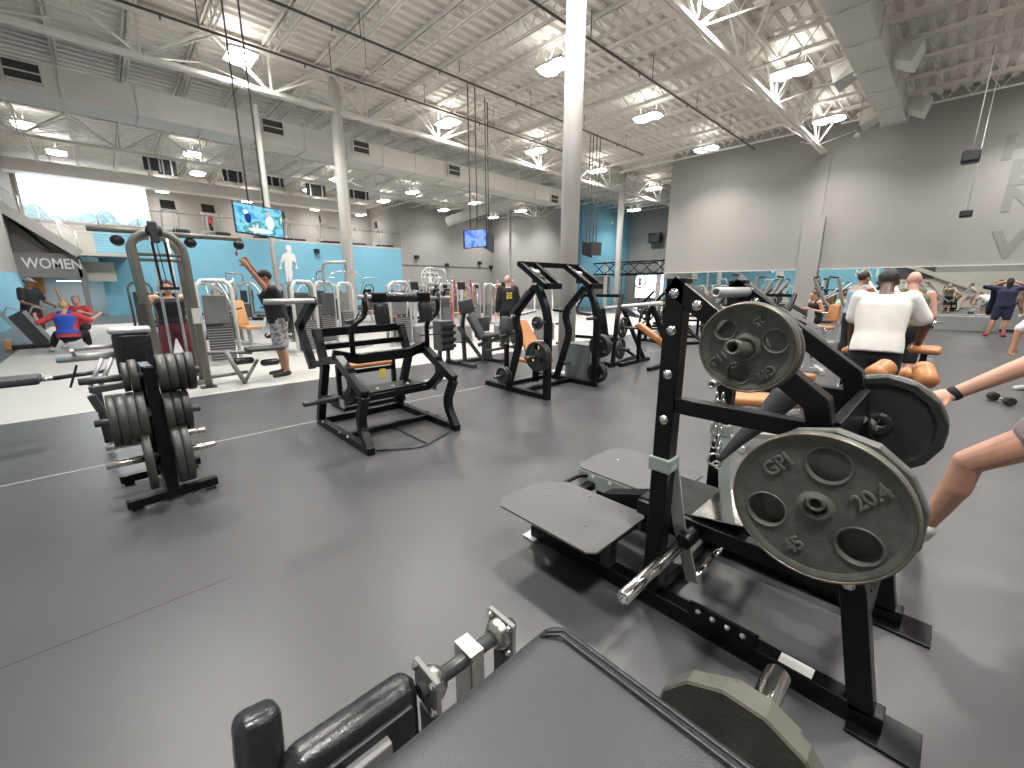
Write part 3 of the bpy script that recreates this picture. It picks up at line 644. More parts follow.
m.tube(pts, [.016 + .045 * (i / (len(pts) - 1)) ** 1.3 for i in range(len(pts))], 12); m.build('padded_sleeve', 'charcoal', sp)
m = MB(); torus(m, (1.98, .665, .675), .018, .005, (1, 0, .3), 20); m.build('ring', 'chrome', sp)
# stored plates
GP = 'cast plates stored on the belt squat frame'
grip_plate('weight_plate', .2255, .036, 'big grey plate lettered GPI 20.4 45, the outermost on the near side', '20.4', '45', GP, 48, (1.425, .19, .868), (-1, 0, .0))
plain_plate(.2255, .042, (1.482, .178, .872), (-1, 0, 0), 'plain big plate tucked behind the plate lettered 20.4 45', GP, 'grey_iron', 14)
grip_plate('weight_plate', .14, .032, 'smaller grey plate lettered 25 on the upper near horn, above the big one', '11.3', '25', GP, 223, (1.40, .425, 1.318), (-1, 0, -.1))
plain_plate(.2255, .042, (2.49, .16, .885), (1, 0, 0), 'dark twelve-sided plate, inner of the pair on the far side', GP, 'dark_iron', 14)
plain_plate(.2255, .04, (2.535, .16, .885), (1, 0, 0), 'big plate, outer of the pair on the far side of the frame', GP, 'grey_iron')
plain_plate(.138, .03, (1.46, .425, 1.309), (-1, 0, -.1), 'smaller holed plate behind the plate lettered 25', GP, 'grey_iron', 40, True)
# ------------------------------------------------------------------ padded machine under the camera
pm = thing('seated_machine', 'dark machine at the very bottom with a large grey chest pad', 'gym machine', (.4, .3, 0))
ZP = .90
def pad(name, a, b, m, par, bev=.03, seam=True, label=None):
    return MB().bb(a, b).build(name, m, par, bev=bev, seg=4, label=label)
c0 = U(556, 613, z=ZP)
def rounded_poly(x0, y0, x1, y1, r, k=6):
    out = []
    for cx, cy, a0 in ((x1 - r, y1 - r, 0), (x0 + r, y1 - r, 90), (x0 + r, y0 + r, 180), (x1 - r, y0 + r, 270)):
        for i in range(k + 1): a = R(a0 + 90 * i / k); out.append((cx + r * math.cos(a), cy + r * math.sin(a)))
    return out
m = MB(); poly = rounded_poly(.02, -.12, c0.x + .002, c0.y + .004, .035); n = len(poly)
lay = [(.004, -.10, 1.0), (0, -.09, 1), (0, -.035, 1.0), (.003, -.02, 1), (.009, -.009, 1), (.018, -.002, 1), (.03, .003, 1), (.05, .007, 1), (.09, .010, 1), (.16, .012, 1)]
vs = []; cxp, cyp = (.02 + c0.x) / 2, (-.12 + c0.y) / 2
for (ins, dz, _) in lay:
    for (x, y) in poly:
        d = V((cxp - x, cyp - y, 0)); f = ins
        vs.append(V((x + max(-1, min(1, d.x * 8)) * f, y + max(-1, min(1, d.y * 8)) * f, ZP + dz)))
m.add(vs, [(i * n + k, i * n + (k + 1) % n, (i + 1) * n + (k + 1) % n, (i + 1) * n + k) for i in range(len(lay) - 1) for k in range(n)] + [tuple(range((len(lay) - 1) * n, len(lay) * n))], True)
cpd = m.build('chest_pad', 'vinyl_grey', pm)
for ins in (.03, .042):
    ex = c0.x - ins; MB().tube([V((ex, yy_, ZP + .0105)) for yy_ in (-.1, .1, .2, .3, c0.y - .045)] + [V((ex - .012, c0.y - .03, ZP + .008)), V((ex - .02, c0.y - .018, ZP + .002))], .0028, 6).build('seam_piping', 'vinyl_grey', cpd)
m = MB(); m.bb((.06, -.08, ZP - .13), (c0.x - .03, c0.y - .03, ZP - .10)); m.build('pad_board', 'black_plastic', pm)
m = MB(); m.path([(.28, .18, ZP - .13), (.30, .30, .06)], .08, .08, (1, 0, 0)); m.build('pad_post', 'dark_steel', pm, bev=.005)
m = MB(); m.bb((.26, -.3, 0), (.34, .95, .07)); m.build('base_rail', 'dark_steel', pm, bev=.005)
m = MB(); m.bb((-.05, .86, 0), (.75, .93, .06)); m.build('base_crossbar', 'dark_steel', pm, bev=.005)
# pivot shaft with two flange bearings
zs = .66; a, b = U(432, 684, z=zs), U(497, 634, z=zs); ys = (a.y + b.y) / 2
m = MB(); m.cyl((a.x - .03, ys, zs), (b.x + .05, ys, zs), .017, 18); m.build('pivot_shaft', 'dark_steel', pm)
m = MB(); m.bb((a.x + .085, ys - .03, zs - .26), (a.x + .125, ys + .035, zs + .028)); m.build('shaft_block', 'worn_chrome', pm, bev=.003)
m = MB(); m.path([(a.x + .105, ys, zs - .2), (.30, .9, .05)], .05, .05, (1, 0, 0)); m.build('shaft_post', 'dark_steel', pm, bev=.004)
for xx in (a.x - .01, b.x + .015):
    m = MB(); m.bb((xx - .006, ys - .045, zs - .045), (xx + .006, ys + .045, zs + .045)); fb = m.build('flange_plate', 'mid_steel', pm, bev=.002)
    MB().lathe([(.038, .006), (.036, .02), (.026, .034), (.0175, .034)], (xx, ys, zs), (1 if xx < b.x else -1, 0, 0), 22).build('bearing', 'worn_chrome', fb)
    for dy in (-.034, .034):
        for dz in (-.034, .034): bolt(fb, (xx - .006, ys + dy, zs + dz), (-1, 0, 0), .008)
    m = MB(); m.bb((xx - .012, ys - .02, zs - .30), (xx + .012, ys + .02, zs - .05)); m.build('flange_post', 'dark_steel', pm, bev=.003)
# forearm pad and its plate
za = .70; p0, p1 = U(296, 748, z=za), U(406, 672, z=za); yy = (p0.y + p1.y) / 2
pad('forearm_pad', (p0.x - .03, yy - .045, za - .20), (p1.x + .012, yy + .03, za + .004), 'vinyl', pm, .035)
m = MB(); m.bb((p0.x - .0, yy - .055, za - .19), (p1.x - .015, yy - .035, za - .03)); m.build('forearm_pad_back', 'black_plastic', pm, bev=.004)
m = MB(); m.bb((p0.x + .06, yy - .075, za - .22), (p0.x + .145, yy - .05, za - .05)); m.build('pad_bracket', 'mid_steel', pm, bev=.004)
m = MB(); m.path([(p0.x + .1, yy - .07, za - .2), (.30, .5, .1)], .05, .05, (1, 0, 0)); m.build('pad_arm', 'dark_steel', pm, bev=.004)
q = U(256, 712, z=.74); m = MB(); m.path([q + V((0, 0, .01)), q + V((-.03, -.11, -.24))], .075, .075, (1, 0, 0)); m.build('knee_pad', 'vinyl', pm, bev=.022, seg=4)
m = MB(); m.path([q + V((.0, -.03, -.2)), (.30, .6, .06)], .05, .05, (1, 0, 0)); m.build('knee_pad_arm', 'dark_steel', pm, bev=.004)
# loading horn and its two plates on the right
cp = V((.685, .138, .672))
horn_mb(cp + V((-.25, 0, 0)), cp + V((.25, 0, 0)), .025).build('loading_horn', 'chrome', pm)
m = MB(); m.path([cp + V((-.22, 0, 0)), (.42, .3, .3), (.30, .34, .06)], .06, .06, (1, 0, 0)); m.build('horn_arm', 'dark_steel', pm, bev=.004)
defm('pale_iron', (.085, .083, .068), .45, noise=.15, nscale=18, bump=.1, bscale=120)
for r_, t_, dx, nn, lab in ((.15, .04, .0, 14, 'pale olive plate half hidden by the grey chest pad'), (.118, .035, .045, 14, 'smaller stepped plate on the chrome horn beside the chest pad')):
    fm = MB().lathe([(.027, -t_ / 2), (.027, t_ / 2 + .004), (.05, t_ / 2 + .004), (.055, t_ / 2 - .004), (r_ - .02, t_ / 2 - .004), (r_ - .012, t_ / 2), (r_ - .004, t_ / 2), (r_, t_ / 2 - .004), (r_, -t_ / 2 + .004), (r_ - .004, -t_ / 2)], cp + V((dx, 0, 0)), (1, 0, 0), nn, nn > 20, True)
    po_ = fm.build('weight_plate', 'pale_iron', None, loc=cp + V((dx, 0, 0))); tag(po_, lab, 'weight plate', 'plates on the machine at the bottom')

# ------------------------------------------------------------------ middle machine: black standing press with roller pad
a_ = thing('standing_press_machine', 'black bent-frame machine with a roller pad and grey bar, standing alone on open floor', 'gym machine', (2.0, 4.1, 0))
BS = 'black_steel'
for X, s in ((1.53, -1), (2.5, 1)):
    MB().path([(X, 3.46, .035), (X, 4.76, .035)], .07, .07).build('base_rail', BS, a_, bev=.005)
    MB().path(fillet([(X, 3.50, .04), (X, 3.66, .28), (X, 3.51, .55)], .12, 5), .075, .075).build('front_leg', BS, a_, bev=.004)
    MB().path([(X, 3.50, .56), (X, 4.03, .82)], .08, .085).build('front_arm', BS, a_, bev=.005)
    MB().path([(X, 4.72, .05), (X, 4.42, .70), (X, 4.56, 1.06)], .075, .08).build('rear_upright', BS, a_, bev=.005)
    MB().path(fillet([(X, 4.60, .30), (X, 4.40, .36), (X, 3.98, .40), (X, 3.74, .58), (X, 3.80, .76)], .12, 5), .07, .085).build('yoke', BS, a_, bev=.004)
    MB().path([(X, 4.45, .75), (X, 4.02, .82)], .07, .08).build('side_beam', BS, a_, bev=.004)
    xh = X + s * .02 - (0 if s > 0 else -.16)
    MB().tube(fillet([(xh, 4.02, .84), (xh, 4.02, 1.12), (xh + .16 if s > 0 else xh + .16, 4.02, 1.23), (xh + .16, 4.02, 1.43)], .07), .026, 12).build('handle', BS, a_)
    m = MB(); m.bb((X + s * .04 - .003, 3.9, .36), (X + s * .04 + .003, 4.0, .44)); m.build('pivot_cap', 'silver_steel', a_)
    for (y, z) in ((3.9, .07), (4.1, .07), (4.55, .07)): bolt(a_, (X + s * .036, y, z), (s, 0, 0), .012, 'silver_steel')
    horn_mb((X, 4.1, .42), (X + s * .34, 4.1, .42), .026).build('loading_horn', 'dark_steel' if s < 0 else 'silver_steel', a_)
# raised weight arm on the left
MB().path([(1.49, 4.66, .66), (1.49, 4.96, 1.09), (1.49, 4.45, 1.37)], .075, .085).build('weight_arm', BS, a_, bev=.005)
MB().path([(1.49, 4.70, .70), (1.53, 4.42, .72)], .06, .07, (0, 0, 1)).build('arm_link', BS, a_, bev=.004)
MB().cyl((1.5, 4.45, 1.365), (1.05, 4.45, 1.365), .026, 16).build('loading_bar', 'silver_steel', a_)
MB().path([(1.53, 4.70, 1.02), (2.5, 4.66, 1.03)], .05, .09, (0, 1, 0)).build('rear_crossbar', BS, a_, bev=.004)
MB().path([(1.53, 4.55, .88), (2.5, 4.5, .90)], .05, .06, (0, 1, 0)).build('rear_crossbar', BS, a_, bev=.004)
MB().path([(1.5, 4.1, .86), (1.72, 4.06, .80), (2.3, 4.06, .80), (2.52, 4.1, .86)], .08, .10, (0, 1, 0)).build('front_crossbar', BS, a_, bev=.006)
MB().path([(1.53, 3.98, .40), (2.5, 3.98, .40)], .06, .06, (0, 1, 0)).build('lower_crossbar', BS, a_, bev=.004)
MB().bb((1.62, 3.99, .43), (2.42, 4.3, .45)).build('step_plate', BS, a_, bev=.003)
for k in range(4): bolt(a_, (1.75 + k * .18, 4.1, .452), (0, 0, 1), .014, 'silver_steel')
MB().path([(1.53, 4.70, .04), (2.5, 4.70, .04)], .06, .07, (0, 1, 0)).build('base_crossbar', BS, a_, bev=.004)
MB().path([(1.53, 4.05, .03), (2.5, 4.05, .03)], .05, .05, (0, 1, 0)).build('base_crossbar', BS, a_, bev=.004)
MB().tube(fillet([(1.6, 3.52, .012), (1.95, 3.30, .012), (2.45, 3.5, .012), (2.48, 3.7, .012)], .1), .008, 6).build('floor_wire', 'dark_steel', a_)
MB().tube([(2.05, 4.05, .012), (2.05, 3.36, .012)], .008, 6).build('floor_wire', 'dark_steel', a_)
MB().cyl((1.76, 4.02, 1.405), (2.84, 4.02, 1.38), .022, 14).build('top_bar', 'silver_steel', a_)
MB().caps((2.08, 4.02, 1.40), (2.40, 4.02, 1.392), .052, .052).build('roller_pad', 'vinyl', a_)
for xx in (1.97, 2.48):
    MB().bb((xx - .075, 3.96, 1.345), (xx + .075, 4.1, 1.45)).build('pad_clamp', BS, a_, bev=.02, seg=3)
    MB().path([(xx + .01, 4.0, 1.34), (xx + .01, 3.96, 1.13)], .15, .07, (1, 0, 0)).build('shoulder_pad', 'vinyl', a_, bev=.025, seg=3)
for xx in (1.82, 2.62, 2.76): MB().tube([(xx, 4.02, 1.40), (xx + .01, 4.0, 1.47), (xx + .06, 3.98, 1.47)], .014, 8).build('hook', BS, a_)
MB().tube(spline([(1.95, 4.6, 1.1), (1.9, 4.3, 1.25), (1.86, 4.1, 1.2)], 5), .008, 6).build('cable', BS, a_)
# orange bench standing behind it
bn = thing('utility_bench', 'black bench with an orange seat, seen through the standing press machine', 'bench', (2.35, 5.2, 0))
MB().bb((2.05, 5.05, .50), (2.62, 5.4, .56)).build('seat', 'tan_vinyl', bn, bev=.025, seg=3)
MB().path([(1.95, 5.2, .05), (1.95, 5.2, .55)], .05, .05).build('leg', BS, bn); MB().path([(2.7, 5.2, .05), (2.7, 5.2, .6)], .05, .05).build('leg', BS, bn)
MB().path([(1.95, 5.2, .44), (2.7, 5.2, .44)], .05, .05, (0, 1, 0)).build('seat_beam', BS, bn); MB().bb((1.9, 5.0, 0), (2.75, 5.4, .05)).build('base', BS, bn)
MB().bb((2.42, 5.03, .34), (2.5, 5.04, .46)).build('tag', 'yellow', bn)
# ------------------------------------------------------------------ plate rack on the left
rk = thing('plate_rack', 'black upright rack loaded with weight plates, left of the open floor', 'plate rack', (.1, 3.98, 0))
for y, xa, xb in ((3.70, -.12, .40), (4.26, -.145, .365)):
    MB().path([(xa, y - .03, .05), (xb, y + .03, .05)], .06, .06, (0, 1, 0)).build('base_foot', BS, rk, bev=.005)
    for xx in (xa + .05, xb - .05): MB().bb((xx - .03, y - .02, 0), (xx + .03, y + .02, .022)).build('rubber_foot', 'rubber_black', rk)
MB().path([(.135, 3.70, .07), (.135, 3.86, .95)], .07, .075).build('upright', BS, rk, bev=.005)
MB().path([(.11, 4.26, .07), (.11, 4.10, .95)], .07, .075).build('upright', BS, rk, bev=.005)
MB().path([(.125, 3.86, .93), (.115, 4.1, .93)], .06, .06).build('top_beam', BS, rk, bev=.004)
MB().path([(.135, 3.72, .09), (.11, 4.24, .09)], .05, .05).build('base_beam', BS, rk, bev=.004)
MB().path([(.13, 3.8, .6), (.115, 4.16, .6)], .05, .05).build('mid_beam', BS, rk, bev=.004)
RP = 'plates hanging on the plate rack'
def rack_peg(y, z, x0, s, L): horn_mb((.125 + s * .02, y, z), (.125 + s * L, y, z), .024).build('peg', 'worn_chrome' if z < .5 else 'dark_steel', rk)
lv = {(1): dict(zt=.90, zm=.63, zl=.37, zb=.30)}
for s in (-1, 1):
    for (y, z, L) in ((3.84, .90, .34 if s < 0 else .29), (3.79, .62, .31 if s < 0 else .25), (3.75, .33, .30), (4.20, .33, .30)): rack_peg(y, z, 0, s, L)
def stack(y, z, s, off, specs, side, tier):
    x = off
    for i, (r, t, m_) in enumerate(specs):
        plain_plate(r, t * .96, (.125 + s * (x + t / 2), y, z), (s, 0, 0), '%s plate %s, %s %s peg of the black rack' % ({'rack_iron': 'worn grey', 'dark_iron': 'dark'}[m_], ['nearest the post', 'second from the post', 'third from the post', 'fourth from the post', 'fifth from the post'][i], side, tier), RP, m_)
        x += t
stack(3.84, .90, -1, .05, [(.115, .045, 'rack_iron'), (.10, .04, 'rack_iron')], 'left', 'top')
stack(3.84, .90, 1, .05, [(.135, .055, 'rack_iron'), (.135, .055, 'rack_iron'), (.135, .05, 'dark_iron'), (.14, .05, 'dark_iron')], 'right', 'top')
stack(3.79, .62, -1, .045, [(.18, .05, 'rack_iron'), (.18, .05, 'rack_iron'), (.18, .05, 'rack_iron'), (.18, .045, 'rack_iron')], 'left', 'middle')
stack(3.79, .62, 1, .045, [(.15, .05, 'rack_iron'), (.15, .05, 'dark_iron'), (.15, .05, 'dark_iron')], 'right', 'middle')
stack(3.75, .33, -1, .06, [(.225, .05, 'rack_iron')], 'left', 'bottom')
stack(3.75, .33, 1, .05, [(.225, .05, 'rack_iron'), (.225, .05, 'rack_iron')], 'right', 'bottom')
# ------------------------------------------------------------------ tall press machine with plates and orange pad
b_ = thing('overhead_press_machine', 'tall black press machine with an orange back pad and slanted top frame', 'gym machine', (4.69, 4.1, 0))
for X, s in ((4.14, -1), (5.24, 1)):
    MB().path([(X, 3.62, .035), (X, 4.92, .035)], .08, .07).build('base_rail', BS, b_, bev=.005)
    MB().path(fillet([(X, 3.66, .05), (X, 3.66, 1.15), (X, 3.86, 1.53)], .25, 6), .085, .085).build('front_post', BS, b_, bev=.005)
    MB().path(fillet([(X, 3.90, 1.50), (X, 4.30, 1.10), (X, 4.17, .80), (X, 4.42, .06)], .16, 6), .08, .08).build('curved_arm', BS, b_, bev=.004)
    MB().path([(X + s * .06, 3.96, 1.44), (X + s * .06, 4.30, 1.12)], .06, .05).build('link_arm', 'dark_steel', b_, bev=.004)
    xc = X - s * .08; o = xc - .14; i = xc + .14
    for xx in (o, i): MB().path([(xx, 3.66, 1.51), (xx, 4.12, 1.80)], .065, .07).build('top_side', BS, b_, bev=.004)
    MB().path([(o, 3.66, 1.51), (i, 3.66, 1.51)], .075, .075, (0, 1, 0)).build('top_front', BS, b_, bev=.004)
    MB().bb((xc - .1, 3.85, 1.55), (xc + .06, 3.95, 1.64)).build('bracket', 'dark_steel', b_, bev=.01)
    MB().caps((xc - .05, 4.0, 1.68), (xc + .05, 4.0, 1.68), .05, .05).build('bearing', 'silver_steel', b_)
    MB().cyl((X - s * .35, 4.22, 1.16), (X + s * .1, 4.26, 1.10), .02, 10).build('handle', 'silver_steel' if s < 0 else BS, b_)
    horn_mb((X, 3.70, .61), (X + s * .38, 3.70, .61)).build('loading_horn', 'dark_steel', b_); horn_mb((X, 4.40, .24), (X + s * .3, 4.40, .24)).build('loading_horn', 'dark_steel', b_)
    if s > 0: horn_mb((X, 3.70, .20), (X + .3, 3.70, .20)).build('loading_horn', 'dark_steel', b_)
    horn_mb((X, 3.66, 1.05), (X - .25, 3.66, 1.05), .022).build('loading_horn', 'dark_steel', b_)
MB().path([(4.05, 4.12, 1.80), (5.33, 4.12, 1.80)], .07, .07, (0, 1, 0)).build('top_bar', BS, b_, bev=.004)
MB().path([(4.14, 4.62, .035), (5.24, 4.62, .035)], .07, .06, (0, 1, 0)).build('base_crossbar', BS, b_, bev=.004)
MB().path([(4.14, 4.15, .035), (5.24, 4.15, .035)], .07, .06, (0, 1, 0)).build('base_crossbar', BS, b_, bev=.004)
MB().path([(4.5, 4.85, .05), (4.5, 4.85, .62)], .06, .06).build('seat_post', BS, b_, bev=.004)
pa, pb, pc, pd_ = U(514, 320, y=4.8), U(527, 322, y=4.8), U(540, 362, y=4.35), U(528, 360, y=4.35)
MB().prism([U(513, 320, y=4.9), U(526, 321, y=4.9), U(543, 352, y=4.4), U(531, 364, y=4.4)], (U(526, 321, y=4.9) - U(513, 320, y=4.9)).cross(U(531, 364, y=4.4) - U(513, 320, y=4.9)), .06).build('back_pad', 'tan_vinyl', b_, bev=.02, seg=3)
MB().bb((4.5, 4.2, .36), (4.9, 4.62, .42)).build('seat', 'tan_vinyl', b_, bev=.02, seg=3)
MB().path([(4.7, 4.4, .05), (4.7, 4.4, .38)], .07, .07).build('seat_post', BS, b_)
BP = 'plates on the tall press machine'
for i, (X, y, z, r, s, lab) in enumerate(((3.98, 3.70, .61, .20, -1, 'large black plate on the near-left horn of the tall press machine'), (4.03, 3.70, .61, .20, -1, 'second large black plate, behind the first, on the tall press machine'), (4.0, 4.40, .24, .125, -1, 'small thick plate low on the left of the tall press machine'), (4.06, 4.40, .24, .125, -1, 'small inner plate low on the left of the tall press machine'),
        (5.38, 3.70, .61, .18, 1, 'large plate on the right horn of the tall press machine'), (5.44, 3.70, .61, .18, 1, 'outer large plate on the right horn of the tall press machine'), (5.33, 3.70, .20, .16, 1, 'low inner plate on the right of the tall press machine'), (5.39, 3.70, .20, .16, 1, 'low outer plate on the right of the tall press machine'), (3.93, 3.66, 1.05, .085, -1, 'small plate on the mid-height horn of the tall press machine'))):
    plain_plate(r, .045, (X, y, z), (s, 0, 0), lab, BP, 'dark_iron', 32, r > .15)
horn_mb((4.14, 3.66, 1.05), (3.85, 3.66, 1.05), .02).build('loading_horn', 'dark_steel', b_)
bx = V((5.75, 4.05, 0))
o = MB(); hw = .30
o.bb((bx.x - .20, bx.y - .05, .0), (bx.x + .14, bx.y + .45, .58)); q = o.build('plyo_box', 'box_green', None, bev=.012, loc=(bx.x, bx.y, 0)); tag(q, 'grey-green padded box standing behind the tall press machine', 'box')
# ------------------------------------------------------------------ dark leg machine behind
c_ = thing('leg_press_machine', 'charcoal leg machine with two square pads between the two black presses', 'gym machine', (5.1, 6.5, 0))
DS = 'dark_steel'
MB().bb((4.80, 6.1, 0), (4.9, 7.0, .07)).build('base_rail', DS, c_, bev=.005); MB().bb((5.55, 6.15, 0), (5.65, 6.9, .07)).build('base_rail', DS, c_, bev=.005); MB().bb((4.8, 6.5, .03), (5.65, 6.6, .1)).build('base_crossbar', DS, c_)
MB().bb((4.55, 6.75, .28), (4.85, 7.05, .86)).build('weight_shroud', 'dark_panel', c_, bev=.02)
for xx in (4.6, 4.8): MB().path([(xx, 6.9, .02), (xx, 6.9, .3)], .06, .06).build('shroud_leg', DS, c_)
for k in range(4): MB().bb((4.54, 6.70, .34 + k * .13), (4.86, 6.75, .40 + k * .13)).build('shroud_bar', DS, c_)
MB().cyl((4.1, 6.8, .62), (4.6, 6.8, .62), .015, 8).build('lever', DS, c_)
MB().path([(4.95, 6.55, .05), (4.95, 6.6, .8), (5.0, 6.6, 1.08)], .06, .06).build('post', DS, c_); MB().path([(5.2, 6.3, .1), (4.85, 6.6, .75)], .06, .05, (0, 1, 0)).build('brace', DS, c_)
MB().path([(4.95, 6.5, 1.27), (5.0, 6.5, 1.0)], .32, .09, (1, 0, 0)).build('head_pad', 'charcoal', c_, bev=.03, seg=3)
MB().path([(5.02, 6.45, .98), (5.2, 6.3, .52)], .30, .09, (1, .5, 0)).build('back_pad', 'charcoal', c_, bev=.03, seg=3)
MB().path([(5.2, 6.4, .56), (5.6, 6.4, .56)], .34, .08, (0, 1, 0)).build('seat', 'charcoal', c_, bev=.03, seg=3)
MB().bb((5.32, 6.5, .62), (5.58, 6.6, .92)).build('leg_pad', 'charcoal', c_, bev=.03, seg=3); MB().path([(5.72, 6.2, .62), (5.80, 6.2, .90)], .22, .24, (0, 1, 0)).build('shin_pad', 'charcoal', c_, bev=.03, seg=3)
MB().path([(5.1, 6.3, .4), (5.9, 6.25, .55), (6.1, 6.25, .6)], .06, .06, (0, 1, 0)).build('leg_lever', DS, c_); MB().path([(5.75, 6.2, .15), (5.8, 6.2, .7)], .05, .05).build('post', DS, c_)
MB().path([(5.1, 6.1, .3), (5.95, 6.1, .33)], .05, .04, (0, 1, 0)).build('foot_bar', DS, c_); MB().bb((5.3, 6.25, .1), (5.4, 6.45, .55)).build('seat_post', DS, c_)
# ------------------------------------------------------------------ people: one continuous body each, clothing and hair as parts
def remesh(mb, name, m, par, vox, sm=4, label=None):
    inv = wm(par).inverted(); mb.v = [inv @ p for p in mb.v]
    o = D.objects.new('tmp', mb.mesh('tmp')); COL.objects.link(o)
    r = o.modifiers.new('r', 'REMESH'); r.mode = 'VOXEL'; r.voxel_size = vox
    s = o.modifiers.new('s', 'SMOOTH'); s.iterations = sm; s.factor = .5
    me = to_mesh(o); me.name = name; D.objects.remove(o)
    me.polygons.foreach_set('use_smooth', [True] * len(me.polygons)); me.materials.clear(); me.materials.append(K[m])
    o = D.objects.new(name, me); COL.objects.link(o); o.parent = par
    if label: o['label'] = label
    return o
def hand(mb, w, d, pn, curl, s=1., thumb=1):
    "palm and five fingers: w wrist, d direction, pn palm normal, curl degrees per joint"
    d = V(d).normalized(); pn = V(pn); pn = (pn - d * pn.dot(d)).normalized(); sd = d.cross(pn) * thumb; w = V(w)
    mb.caps(w, w + d * .035 * s, .026 * s, .03 * s, 1.35, sd); mb.caps(w + d * .04 * s, w + d * .075 * s, .026 * s, .024 * s, 1.7, sd)
    for i, (o, L) in enumerate(((.034, .07), (.012, .08), (-.011, .074), (-.032, .058))):
        p = w + d * .085 * s + sd * o * s; dd = d.copy(); r0 = .0095 * s
        for j, f in enumerate((.42, .32, .26)):
            c = R(curl); dd = (dd * math.cos(c) + pn * math.sin(c)).normalized(); q = p + dd * L * f * s
            mb.caps(p, q, r0, r0 * .9, n=8, m=3); p = q; r0 *= .9; pn2 = pn
            pn = (pn - dd * pn.dot(dd)).normalized()
        pn = V(pn2)
        pn = (pn - d * pn.dot(d)).normalized() if abs(pn.dot(d)) < .99 else sd.cross(d)
    t0 = w + d * .025 * s + sd * .03 * s; t1 = t0 + (d * .6 + sd * .75 + pn * .3).normalized() * .045 * s; t2 = t1 + (d * .85 + sd * .2 + pn * .6).normalized() * .034 * s
    mb.caps(t0, t1, .014 * s, .011 * s, n=8, m=3); mb.caps(t1, t2, .011 * s, .009 * s, n=8, m=3)
def person(label, loc, rz, skin='mid', hair='black', J=None, wear=None, vox=.014, lean=0., twist=0., head=(0, 0), build=1., group=None, fem=False, hairlen=0., H=1.75, grip=35, bald=False, cap=None, extras=None):
    """figure facing local +Y. J overrides joints; wear: list of (part, material, kind, extent)."""
    t = thing('person', label, 'person', loc, rz, group); k = H / 1.75; W = M.Translation(loc) @ M.Rotation(rz, 4, 'Z')
    j = dict(hipL=(-.09, 0, .93), hipR=(.09, 0, .93), kneeL=(-.11, .02, .50), kneeR=(.11, .02, .50), ankL=(-.12, -.02, .085), ankR=(.12, -.02, .085),
             toeL=(-.15, .16, .03), toeR=(.15, .16, .03), pel=(0, 0, .95), shL=(-.185, 0, 1.43), shR=(.185, 0, 1.43), elL=(-.25, -.02, 1.14), elR=(.25, -.02, 1.14), wrL=(-.26, .06, .89), wrR=(.26, .06, .89), hdL=(0, .1, -1), hdR=(0, .1, -1))
    if fem: j.update(shL=(-.165, 0, 1.43), shR=(.165, 0, 1.43))
    j = {a: V(b) for a, b in j.items()}
    sp = dict(waist=V((0, .0, 1.10)), rib=V((0, .005, 1.24)), chest=V((0, .01, 1.36)), neck=V((0, -.015, 1.47)), head=V((0, .015, 1.63)))
    LM = M.Translation(j['pel']) @ M.Rotation(R(-lean), 4, 'X') @ M.Rotation(R(twist), 4, 'Z') @ M.Translation(-j['pel'])
    for a in sp: sp[a] = LM @ sp[a]
    for a in ('shL', 'shR', 'elL', 'elR', 'wrL', 'wrR'): j[a] = LM @ j[a]
    dp = V((0, 0, 0))
    if J:
        J = {a: V(b) for a, b in J.items()}
        if 'pel' in J:
            dp = J['pel'] - j['pel']
            for a in sp: sp[a] = sp[a] + dp
            for a in ('shL', 'shR', 'elL', 'elR', 'wrL', 'wrR', 'hipL', 'hipR'): j[a] = j[a] + dp
        j.update(J)
    up = (sp['neck'] - j['pel']).normalized(); rx = (j['shR'] - j['shL']).normalized(); ry = up.cross(rx).normalized(); rx0 = (j['hipR'] - j['hipL']).normalized(); ry0 = up.cross(rx0).normalized()
    b = build
    def torso(mb, g, lo=0, hi=5):
        ri = [(j['pel'] + V((0, 0, -.06)), rx0 * (.155 * (1.04 if fem else 1) * b + g), ry0 * (.115 * b + g)), (j['pel'] + V((0, 0, .04)), rx0 * (.165 * (1.04 if fem else 1) * b + g), ry0 * (.12 * b + g)), (sp['waist'], rx * ((.125 if fem else .145) * b + g), ry * (.105 * b + g)),
              (sp['rib'], rx * (.155 * b * (.94 if fem else 1) + g), ry * (.115 * b + g)), (sp['chest'], rx * (.175 * b * (.9 if fem else 1) + g), ry * (.12 * b + g)), (sp['chest'].lerp(sp['neck'], .55), rx * (.15 * b * (.9 if fem else 1) + g), ry * (.088 * b + g)), (sp['neck'], rx * (.075 + g), ry * (.07 + g))]
        mb.loft(ri[lo:hi + 2] if hi < 6 else ri[lo:])
    def arm(mb, s, g, f0=0., f1=2., rr=b):
        a, e, w = j['sh' + s], j['el' + s], j['wr' + s]
        if f0 < 1: mb.caps(a.lerp(e, f0), a.lerp(e, min(1, f1)), (.056 * rr + g) * (1 - .2 * f0), (.042 * rr + g) if f1 >= 1 else (.05 * rr + g))
        if f1 > 1: mb.caps(e.lerp(w, max(0, f0 - 1)), e.lerp(w, f1 - 1), .041 * rr + g, (.041 - .013 * (f1 - 1)) * rr + g)
    def leg(mb, s, g, f0=0., f1=2., rr=b):
        a, e, w = j['hip' + s], j['knee' + s], j['ank' + s]
        if f0 < 1: mb.caps(a.lerp(e, f0), a.lerp(e, min(1, f1)), (.088 * rr + g) * (1 - .15 * f0), (.088 - .032 * min(1, f1)) * rr + g)
        if f1 > 1:
            f = f1 - 1; c = e.lerp(w, min(f, .35)); back = (ry0 * -.015)
            mb.caps(e.lerp(w, max(0, f0 - 1)), c + back, .055 * rr + g, .058 * rr + g)
            if f > .35: mb.caps(c + back, e.lerp(w, f), .058 * rr + g, (.058 - .024 * (f - .35) / .65) * rr + g)
